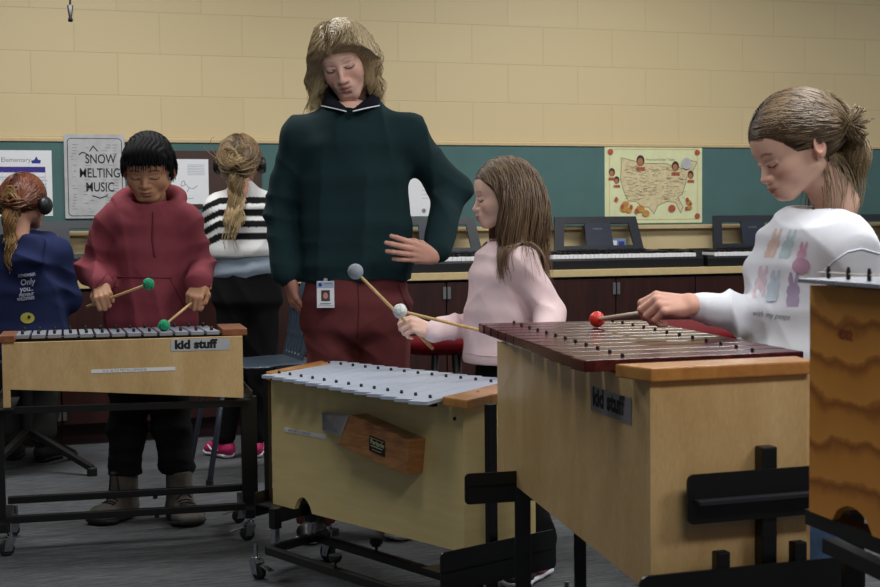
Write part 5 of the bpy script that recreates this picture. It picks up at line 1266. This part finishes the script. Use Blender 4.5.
    # hair gathered back into a low ponytail
    loc, u = scalp_points(3000, R, ho, k, low=-.07, front=.058, seed=25, infl=.004)
    tie = ho+R@(A(0, -.118, -.010)*k); roots = place(loc*k, R, ho)
    d = (tie-roots); d /= np.linalg.norm(d, axis=1)[:, None]; side = np.sign(loc[:, 0])[:, None]*R[:, 0]; d = d*.55+side*.5+(u@R.T)*.15; d /= np.linalg.norm(d, axis=1)[:, None]
    cr = (ho+R@(A(0, -.012, .034)*k), A(.0805, .103, .093)*k, R); nk = (ho+R@(A(0, -.03, -.06)*k), A(.05, .05, .06)*k, R)
    TIE_OUT[0] = R@A(0, -.7, -.35)
    S = grow(roots, d, .215, 24, [cr, nk, (ho+R@(A(0, .040, .045)*k), A(.060, .0445, .040)*k, R)], grav=.24, wave=.25, wfreq=60, tie=tie, tiefac=.22, spread=.36, seed=23, jitter=.012)
    S = pushout(S, sw.name, p(800, 195)[2]); a, b, c = strand_mesh(S, .0012, .0004, '#46362a', '#8f7758', seed=22, tipc='#a08a66')
    loc2, u2 = scalp_points(60, R, ho, k, low=-.08, front=.05, seed=31)
    lo = loc[(loc[:, 2] < -.035)][:70]; r2 = place(lo*k, R, ho); dd = np.tile(A(0, 0, -1.), (len(lo), 1)); S2 = grow(r2, dd, .12, 10, [nk], grav=.3, wave=.1, wfreq=40, seed=5, jitter=.05); x = strand_mesh(S2, .001, .0004, '#6b563f', '#a08a66', seed=3)
    V, Fc, C = merge([(a, b, c), x]); hr = mk('hair', V, Fc, M['hair'], root, smooth=True, cols=C)
    ax = nrm(R@A(0, -.8, -.2)); xx = nrm(np.cross(ax, A(0, 0, 1))); yy = np.cross(ax, xx)
    MB().tube([tie+xx*.016*math.cos(t_)+yy*.016*math.sin(t_) for t_ in np.linspace(0, 2*PI, 17)[:-1]], .004, 8, closed=True).out('hair_tie', M['rubber'], root, smooth=True)
    MB().ball(ho+R@(A(.082, -.008, -.040)*k), .0028, 10).out('earring', M['chrome'], root, smooth=True)
    c1 = P(597, 319.3, 3.12); g = T1((.004, .076, -.030)); mallet('mallet', c1, g-nrm(g-c1)*.005, .0180, M['redball'], 'red ball mallet of the girl in white touching the dark bars', 'stickpale', sr=.0050)
girl_white()

def headphones(root, R, ho, k, r=.088, label=None):
    m = MB(); pts = [ho+R@(A(r*math.cos(a), -.0, .012+(r+.022)*math.sin(a))*k) for a in np.linspace(-.12, PI+.12, 21)]
    b = empty('headphones', ho); props(b, label, 'headphones')
    m.tube(pts, .0055, 8).out('headband', M['blackp'], b, smooth=True)
    for s in (-1, 1):
        ax = R@A(s, 0, 0); c = ho+R@(A(s*.078, -.004, -.012)*k)
        MB().lathe(c, ax, [(0, .028*k), (.010, .038*k), (.022, .038*k), (.034, .030*k), (.036, .004)], 20).out('ear_cup', M['blackp'], b, smooth=True)
    return b

def girl_striped():
    Y = 5.86; p = lambda u, v, y=Y: P(u, v, y); sk = '#c39078'
    root = empty('person', A(p(245, 455)[0], Y, 0)); tag(root, 'girl seen from behind in a black and white striped sweater with wavy ponytail')
    R = rotm(180, 12, 0); ho = p(240, 163, 5.88); k = .97
    hv, hf, hc = head_mesh(sk, '#a5584e', '#6a4c38', kid=True, scalp='#4f3d2e', k=k, h=.004, front=.05, low=-.08, neckr=.043, necklen=.09); hv = place(hv, R, ho)
    s1, s2 = p(217, 208), p(277, 208); e1, e2 = p(211, 250, 5.90), p(286, 250, 5.90); w1, w2 = p(222, 268, 6.16), p(276, 268, 6.16)
    inner = [loft([p(246, 300), p(246, 240), p(246, 205)], [.12, .11, .07], [.08, .08, .05], (1, 0, 0), k=.03), con(s1, e1, .04, .033, .02), con(e1, w1, .033, .022, .02), con(s2, e2, .04, .033, .02), con(e2, w2, .033, .022, .02)]
    k1, k2, a1, a2 = p(234, 370), p(262, 370), p(226, 436), p(255, 436)
    inner += [con(p(235, 300), k1, .06, .045, .02), con(k1, a1, .045, .03, .02), con(p(258, 300), k2, .06, .045, .02), con(k2, a2, .045, .03, .02)]
    iv, if_ = coarse(inner, .014)
    hs = [hand_mesh(w, A(0, .95, -.1), A(0, 0, 1), s, .8, sk, curls=((15, 30, 20),)*4, thumb='side', h=.003)[0] for w, s in ((w1, 1), (w2, -1))]
    body(root, [(hv, hf, hc), (iv, if_, np.array(lin(sk)))]+hs)
    zz = lambda v: p(246, v)[2]
    bl = [(zz(204), zz(197.5)), (zz(216), zz(209.5)), (zz(227.5), zz(220.5)), (zz(240), zz(232.5))]
    def cols(V):
        c = np.tile(np.array(lin('#d9dada')), (len(V), 1)); z = V[:, 2]-.12*np.abs(V[:, 0]-p(246, 220)[0])*0
        # stripes on the sleeves run lower towards the outside
        off = np.clip(np.abs(V[:, 0]-p(246, 220)[0])-.10, 0, .2)*.45
        for a, b in bl: c[(z+off > a) & (z+off < b)] = lin('#131316')
        return c
    q = [loft([p(247, 262), p(247, 250), p(246, 225), p(246, 208), p(245, 198)], [.158, .165, .165, .15, .09], [.115, .118, .11, .10, .07], (1, 0, 0), k=.02, cap=.5), con(p(245, 200), s1, .055, .060, .04), con(p(245, 200), s2, .055, .06, .04), con(p(243, 190), p(243, 205), .05, .07, .03), cut(p(247, 256.5), (0, 0, -1)),
         con(s1, e1, .062, .056, .02), con(e1, w1, .056, .036, .02), con(s2, e2, .062, .056, .02), con(e2, w2, .056, .036, .02)]
    ss = garment(root, 'striped_sweater', q, .0058, vcol('striped_knit', .9, bump=.001, bs=500, spec=.2), fold=(.004, 16, 6), cols=cols)
    garment(root, 'shirt_tail', [loft([p(247, 250), p(248, 270), p(250, 279)], [.150, .15, .12], [.108, .11, .10], (1, 0, 0), cap=.3)], .007, cloth('pale_blue_cotton', '#97a5b4'), fold=(.0015, 22, 9))
    tq = [loft([p(247, 262), p(247, 300)], [.138, .155], [.10, .11], (1, 0, 0)), con(p(235, 305), k1, .085, .062, .02), con(k1, a1, .062, .045, .02), con(p(259, 305), k2, .085, .062, .02), con(k2, a2, .062, .045, .02)]
    garment(root, 'trousers', tq, .009, cloth('black_cotton', '#0e0e11'), fold=(.003, 20, 1))
    pk = plain('bright_pink_shoe', '#c22a66', .5, var=.1); dk = M['ink']
    ankle_shoe(root, a1, A(a1[0]-.11, a1[1]+.13, 0), .09, M['white'], pk, dk, accent=M['white']); ankle_shoe(root, a2, A(a2[0]-.02, a2[1]+.14, 0), .09, M['white'], pk, dk, accent=M['white'])
    loc, u = scalp_points(1500, R, ho, k, low=-.085, front=.05, seed=41, infl=.006)
    tie = ho+R@(A(0, -.108, -.052)*k); roots = place(loc*k, R, ho); d = tie-roots; d /= np.linalg.norm(d, axis=1)[:, None]; d = d*.4+(u@R.T)*.3+np.sign(loc[:, 0])[:, None]*R[:, 0]*.4; d /= np.linalg.norm(d, axis=1)[:, None]
    TIE_OUT[0] = A(0, -.25, -.6)
    S = grow(roots, d, .38, 28, [(ho+R@(A(0, -.012, .030)*k), A(.088, .106, .098)*k, R), (p(246, 225), A(.18, .137, .17), np.eye(3))], grav=.35, wave=.30, wfreq=70, tie=tie, tiefac=.25, spread=.30, seed=43, jitter=.01)
    S = pushout(S, ss.name, p(245, 185)[2]); a, b, c = strand_mesh(S, .0020, .0011, '#43342a', '#8a6f4a', seed=42, tipc='#b59c70'); mk('hair', a, b, M['hair'], root, smooth=True, cols=c)
    headphones(root, R, ho, k, .090, 'black headphones on the girl in the striped sweater')
girl_striped()

def child_navy():
    Y = 5.55; p = lambda u, v, y=Y: P(u, v, y); sk = '#c39078'
    root = empty('person', A(p(26, 460)[0], Y, 0)); tag(root, 'seated child with auburn ponytail and headphones, back to the camera in a navy hoodie')
    R = rotm(165, 8, 0); ho = p(25, 203, 5.55); k = .98
    hv, hf, hc = head_mesh(sk, '#a5584e', '#6a4c38', kid=True, scalp='#4f2418', k=k, h=.004, front=.05, low=-.045, neckr=.045, necklen=.09); hv = place(hv, R, ho)
    s1, s2 = p(-6, 255), p(54, 253); e1, e2 = p(-16, 300, 5.6), p(66, 298, 5.6); w1, w2 = p(-4, 284, 5.95), p(52, 284, 5.95)
    inner = [loft([p(27, 335), p(26, 280), p(25, 245)], [.12, .11, .07], [.08, .08, .05], (1, 0, 0), k=.03), con(s1, e1, .04, .033, .02), con(e1, w1, .033, .022, .02), con(s2, e2, .04, .033, .02), con(e2, w2, .033, .022, .02)]
    hp1, hp2 = p(14, 345), p(40, 345); k1, k2 = p(8, 350, 5.95), p(48, 350, 5.95); a1, a2 = p(12, 428, 5.86), p(42, 430, 5.80)
    inner += [con(hp1, k1, .06, .045, .02), con(k1, a1, .045, .03, .02), con(hp2, k2, .06, .045, .02), con(k2, a2, .045, .03, .02)]
    iv, if_ = coarse(inner, .014)
    hs = [hand_mesh(w, A(0, .95, -.1), A(0, 0, 1), s, .8, sk, curls=((15, 30, 20),)*4, thumb='side', h=.003)[0] for w, s in ((w1, 1), (w2, -1))]
    body(root, [(hv, hf, hc), (iv, if_, np.array(lin(sk)))]+hs)
    q = [loft([p(27, 352), p(27, 330), p(26, 290), p(25, 262), p(25, 245)], [.165, .168, .165, .155, .09], [.125, .125, .12, .11, .08], (1, 0, 0), k=.02, cap=.5), con(p(25, 248), s1, .06, .066, .05), con(p(25, 248), s2, .06, .066, .05),
         con(s1, e1, .066, .062, .02), con(e1, w1, .06, .04, .02), con(s2, e2, .066, .062, .02), con(e2, w2, .06, .04, .02)]
    hd = [p(25, 243)+A(.088*math.cos(a), .02+.075*math.sin(a), .012*math.sin(a)) for a in np.linspace(0, 2*PI, 21)]; q += chain(hd, [.032]*21, .02)
    q += [loft([p(25, 240, 5.47), p(24, 262, 5.43), p(24, 272, 5.44)], [.085, .07, .03], [.035, .03, .02], (1, 0, 0), k=.02, cap=.8)]
    mt = cloth('navy_fleece', '#20284c', sheen=.3); g = garment(root, 'hoodie', q, .0065, mt, fold=(.005, 15, 44), foc=[(p(24, 262, 5.43), .08, (.2, 0, 1), 75, .006), (p(64, 285), .07, (.4, 0, 1), 80, .006)])
    t = bvh(g); wt = plain('white_print', '#c3cbdd', .8); ye = plain('yellow_print', '#b8b04a', .8)
    for s, u_, v_, sz in (('REMEMBER', 18, 277.5, 4.2), ('Only', 20.5, 285.5, 8.5), ('you..', 20, 292, 8), ('PREVENT', 19, 297, 4.2), ('WILDFIRES', 17, 301, 4.2)): decal_text(g, 'back_print', s, u_, v_, sz, t, wt, slope=-.10, offset=.12, sx=.86)
    V2, F2 = grid_poly(circ(27.5, 318, 6.5, 14, 1.1, .85), 5); decal(g, 'yellow_emblem', V2, F2, t, ye); V2, F2 = grid_poly(circ(29, 317, 1.7, 10), 3); decal(g, 'emblem_mark', V2, F2, t, M['ink'], .003)
    tq = [loft([p(27, 345), p(27, 352)], [.15, .15], [.12, .12], (1, 0, 0)), con(hp1, k1, .085, .068, .02), con(k1, a1, .068, .06, .02), con(hp2, k2, .085, .068, .02), con(k2, a2, .068, .062, .02)]
    garment(root, 'trousers', tq, .009, cloth('olive_grey', '#3c3d3a'), fold=(.004, 24, 1))
    sh = plain('charcoal_shoe', '#2c2c2e', .7); ankle_shoe(root, a1, A(a1[0]-.03, a1[1]+.13, 0), .09, sh, sh, M['ink']); ankle_shoe(root, a2, A(a2[0]+.03, a2[1]+.13, 0), .09, sh, sh, M['ink'])
    loc, u = scalp_points(900, R, ho, k, low=-.05, front=.05, seed=51, infl=.005)
    tie = ho+R@(A(.012, -.112, -.02)*k); roots = place(loc*k, R, ho); d = tie-roots; d /= np.linalg.norm(d, axis=1)[:, None]; d = d*.4+(u@R.T)*.2+np.sign(loc[:, 0])[:, None]*R[:, 0]*.4; d /= np.linalg.norm(d, axis=1)[:, None]
    TIE_OUT[0] = A(-.55, -.2, -.6)
    S = grow(roots, d, .27, 24, [(ho+R@(A(0, -.012, .030)*k), A(.084, .104, .096)*k, R)], grav=.35, wave=.25, wfreq=60, tie=tie, tiefac=.25, spread=.30, seed=53, jitter=.02)
    S = pushout(S, g.name, p(25, 225)[2]); a, b, c = strand_mesh(S, .0026, .0014, '#4a2015', '#7a3d28', seed=52, tipc='#a98a55'); mk('hair', a, b, M['hair'], root, smooth=True, cols=c)
    headphones(root, R, ho, k, .086, 'black headphones worn by the seated child in navy')
    # stool
    st_ = empty('stool', A(p(26, 400)[0], Y, 0)); props(st_, 'dark backless stool on splayed legs under the seated child', 'stool')
    c = A(p(26, 400)[0], Y+.02, 0); MB().lathe(c+A(0, 0, .425), (0, 0, 1), [(0, .15), (.01, .165), (.035, .165), (.045, .15), (.046, .01)], 24).out('seat', M['rubber'], st_, smooth=False)
    MB().lathe(c+A(0, 0, .14), (0, 0, 1), [(0, .022), (.285, .022)], 12).out('pole', M['black'], st_)
    for i in range(4):
        a = .35+i*PI/2; e = c+A(math.cos(a)*.30, math.sin(a)*-.30, .03)
        l = MB().bar(c+A(0, 0, .17), e, .03, .022).out('leg', M['black'], st_, bev=.003); MB().lathe(e+A(0, 0, -.03), (0, 0, 1), [(0, .02), (.03, .02), (.035, .014)], 10).out('foot_cap', M['rubber'], l)
child_navy()
# ================================================================= CHAIRS
def plastic_chair():
    Y = 5.45; c = A(*(P(251, 400, Y)[:2]), 0); r = empty('plastic_chair', c); props(r, 'blue-grey plastic chair with a slotted back standing behind the middle metallophone', 'chair')
    f = A(-.93, -.36, 0); f = nrm(f); s = A(-f[1], f[0], 0); sz = .455
    V, Fc = surf([loft([c-f*.19+A(0, 0, sz), c+A(0, 0, sz-.008), c+f*.20+A(0, 0, sz-.004)], [.19, .205, .18], [.012, .010, .012], s, k=.01, cap=3)], .006); mk('seat', V, Fc, M['chair'], r, smooth=True)
    b0 = c-f*.17+A(0, 0, sz+.0)
    prm = [loft([b0+A(0, 0, .0), b0-f*.03+A(0, 0, .10), b0-f*.045+A(0, 0, .2), b0-f*.09+A(0, 0, .31)], [.15, .17, .185, .15], [.009]*4, s, k=.01, cap=1.5)]
    for y in (-.09, -.045, 0, .045, .09): prm.append(loft([b0-f*.0+s*y+A(0, 0, .03), b0-f*.04+s*y+A(0, 0, .19)], [.009, .009], [.03, .03], s, k=.004, op='-'))
    V, Fc = surf(prm, .005); mk('backrest', V, Fc, M['chair'], r, smooth=True)
    for i in (-1, 1):
        for j in (-1, 1):
            t = c+f*.13*i+s*.15*j+A(0, 0, sz-.01); e = c+f*.21*i+s*.19*j; l = MB().tube([t, e+A(0, 0, .02)], .011, 10).out('leg', plain('grey_tube', '#5a6070', .35, metal=.6) if 'grey_tube' not in bpy.data.materials else bpy.data.materials['grey_tube'], r, smooth=True)
            MB().lathe(e, (0, 0, 1), [(0, .015), (.03, .014)], 10).out('foot_cap', M['rubber'], l)
plastic_chair()
def red_stool(u, v, Y, w, label):
    c = A(*(P(u, 400, Y)[:2]), 0); zs = P(u, v, Y)[2]; r = empty('padded_stool', c); props(r, label, 'stool')
    V, Fc = surf([loft([c+A(-w*.6, 0, zs), c+A(w*.6, 0, zs)], [w*.75]*2, [.036]*2, (0, 1, 0), k=.01, cap=3.5)], .007); mk('seat', V, Fc, M['redseat'], r, smooth=True)
    MB().tube([c+A(w*.8*math.cos(t), w*.7*math.sin(t), zs*.45) for t in np.linspace(0, 2*PI, 17)[:-1]], .009, 8, closed=True).out('foot_ring', M['black'], r, smooth=True)
    for a in (.6, 2.3, 3.9, 5.4):
        q = A(math.cos(a), math.sin(a), 0); MB().tube([c+q*w*.6+A(0, 0, zs-.03), c+q*w*.95], .012, 10).out('leg', M['black'], r, smooth=True)
red_stool(446, 345, 4.75, .085, 'red padded stool between the adult and the girl in pink')
red_stool(690, 333, 3.85, .22, 'red padded stool behind the big dark barred xylophone')
# strip of green tape on the carpet
o = MB()
a, b = G(331, 572, 0), G(345, 576, 0); n_ = A(.0, .03, 0)
o.ext([a, b, b+n_, a+n_], (0, 0, .0015)); props(o.out('floor_tape', M['greentape']), 'small piece of green tape stuck on the carpet below the middle metallophone', 'tape')
# small box standing behind the music rest of the keyboard under the map
c = S2W(P(615, 240, 1.0)) ; x = WL(616, 238, 6.80)
r = empty('small_carton', loc=(x[0], 6.80, CT)); props(r, 'small blue and white carton behind the music rest of the keyboard under the map', 'box')
MB().box((x[0], 6.80, CT+.075), (.10, .04, .15)).out('carton', plain('carton_blue', '#7788a8', .7), r, False, bev=.002)
pl = Plane2((x[0]-.05, 6.78, CT), (1, 0, 0), (0, 0, 1), (0, -1, 0), False, r); pl.rects('label_patch', [(.012, .095, .045, .14)], M['white']); pl.rects('label_patch', [(.055, .10, .09, .135)], M['navyink'])
# ================================================================= LIGHT + CAMERA
def lamp(x, y, sx, sy, e, col=(1, .985, .955), z=2.75):
    l = bpy.data.lights.new('ceiling_light', 'AREA'); l.shape = 'RECTANGLE'; l.size = sx; l.size_y = sy; l.energy = e; l.color = col
    o = bpy.data.objects.new('ceiling_light', l); COL.objects.link(o); o.location = (x, y, z); return o
for (x, y, e) in ((.4, 5.2, 44), (3.2, 5.2, 44), (6.0, 5.2, 14), (.2, 2.6, 14), (2.2, 2.3, 36), (4.6, 2.6, 26), (.9, .1, 30), (3.2, .3, 40)):
    lamp(x, y, 1.2, .6, e)
w = bpy.data.worlds.new('World'); scene.world = w; w.use_nodes = True
w.node_tree.nodes['Background'].inputs[0].default_value = (.75, .85, 1, 1); w.node_tree.nodes['Background'].inputs[1].default_value = .08
cam = bpy.data.cameras.new('camera'); co = bpy.data.objects.new('camera', cam); COL.objects.link(co)
cam.sensor_width = 36; cam.sensor_fit = 'HORIZONTAL'; cam.lens = 36*F/880; cam.clip_start = .05; cam.clip_end = 100
co.matrix_world = Matrix.Translation((0, 0, EYE)) @ Matrix(RW.tolist()).to_4x4() @ Matrix(CM.tolist()).to_4x4()
scene.camera = co
cam.dof.use_dof = True; cam.dof.focus_distance = 4.2; cam.dof.aperture_fstop = 12
vs = scene.view_settings; vs.view_transform = 'Standard'; vs.look = 'None'; vs.gamma = 1; vs.use_curve_mapping = False; vs.exposure = .08
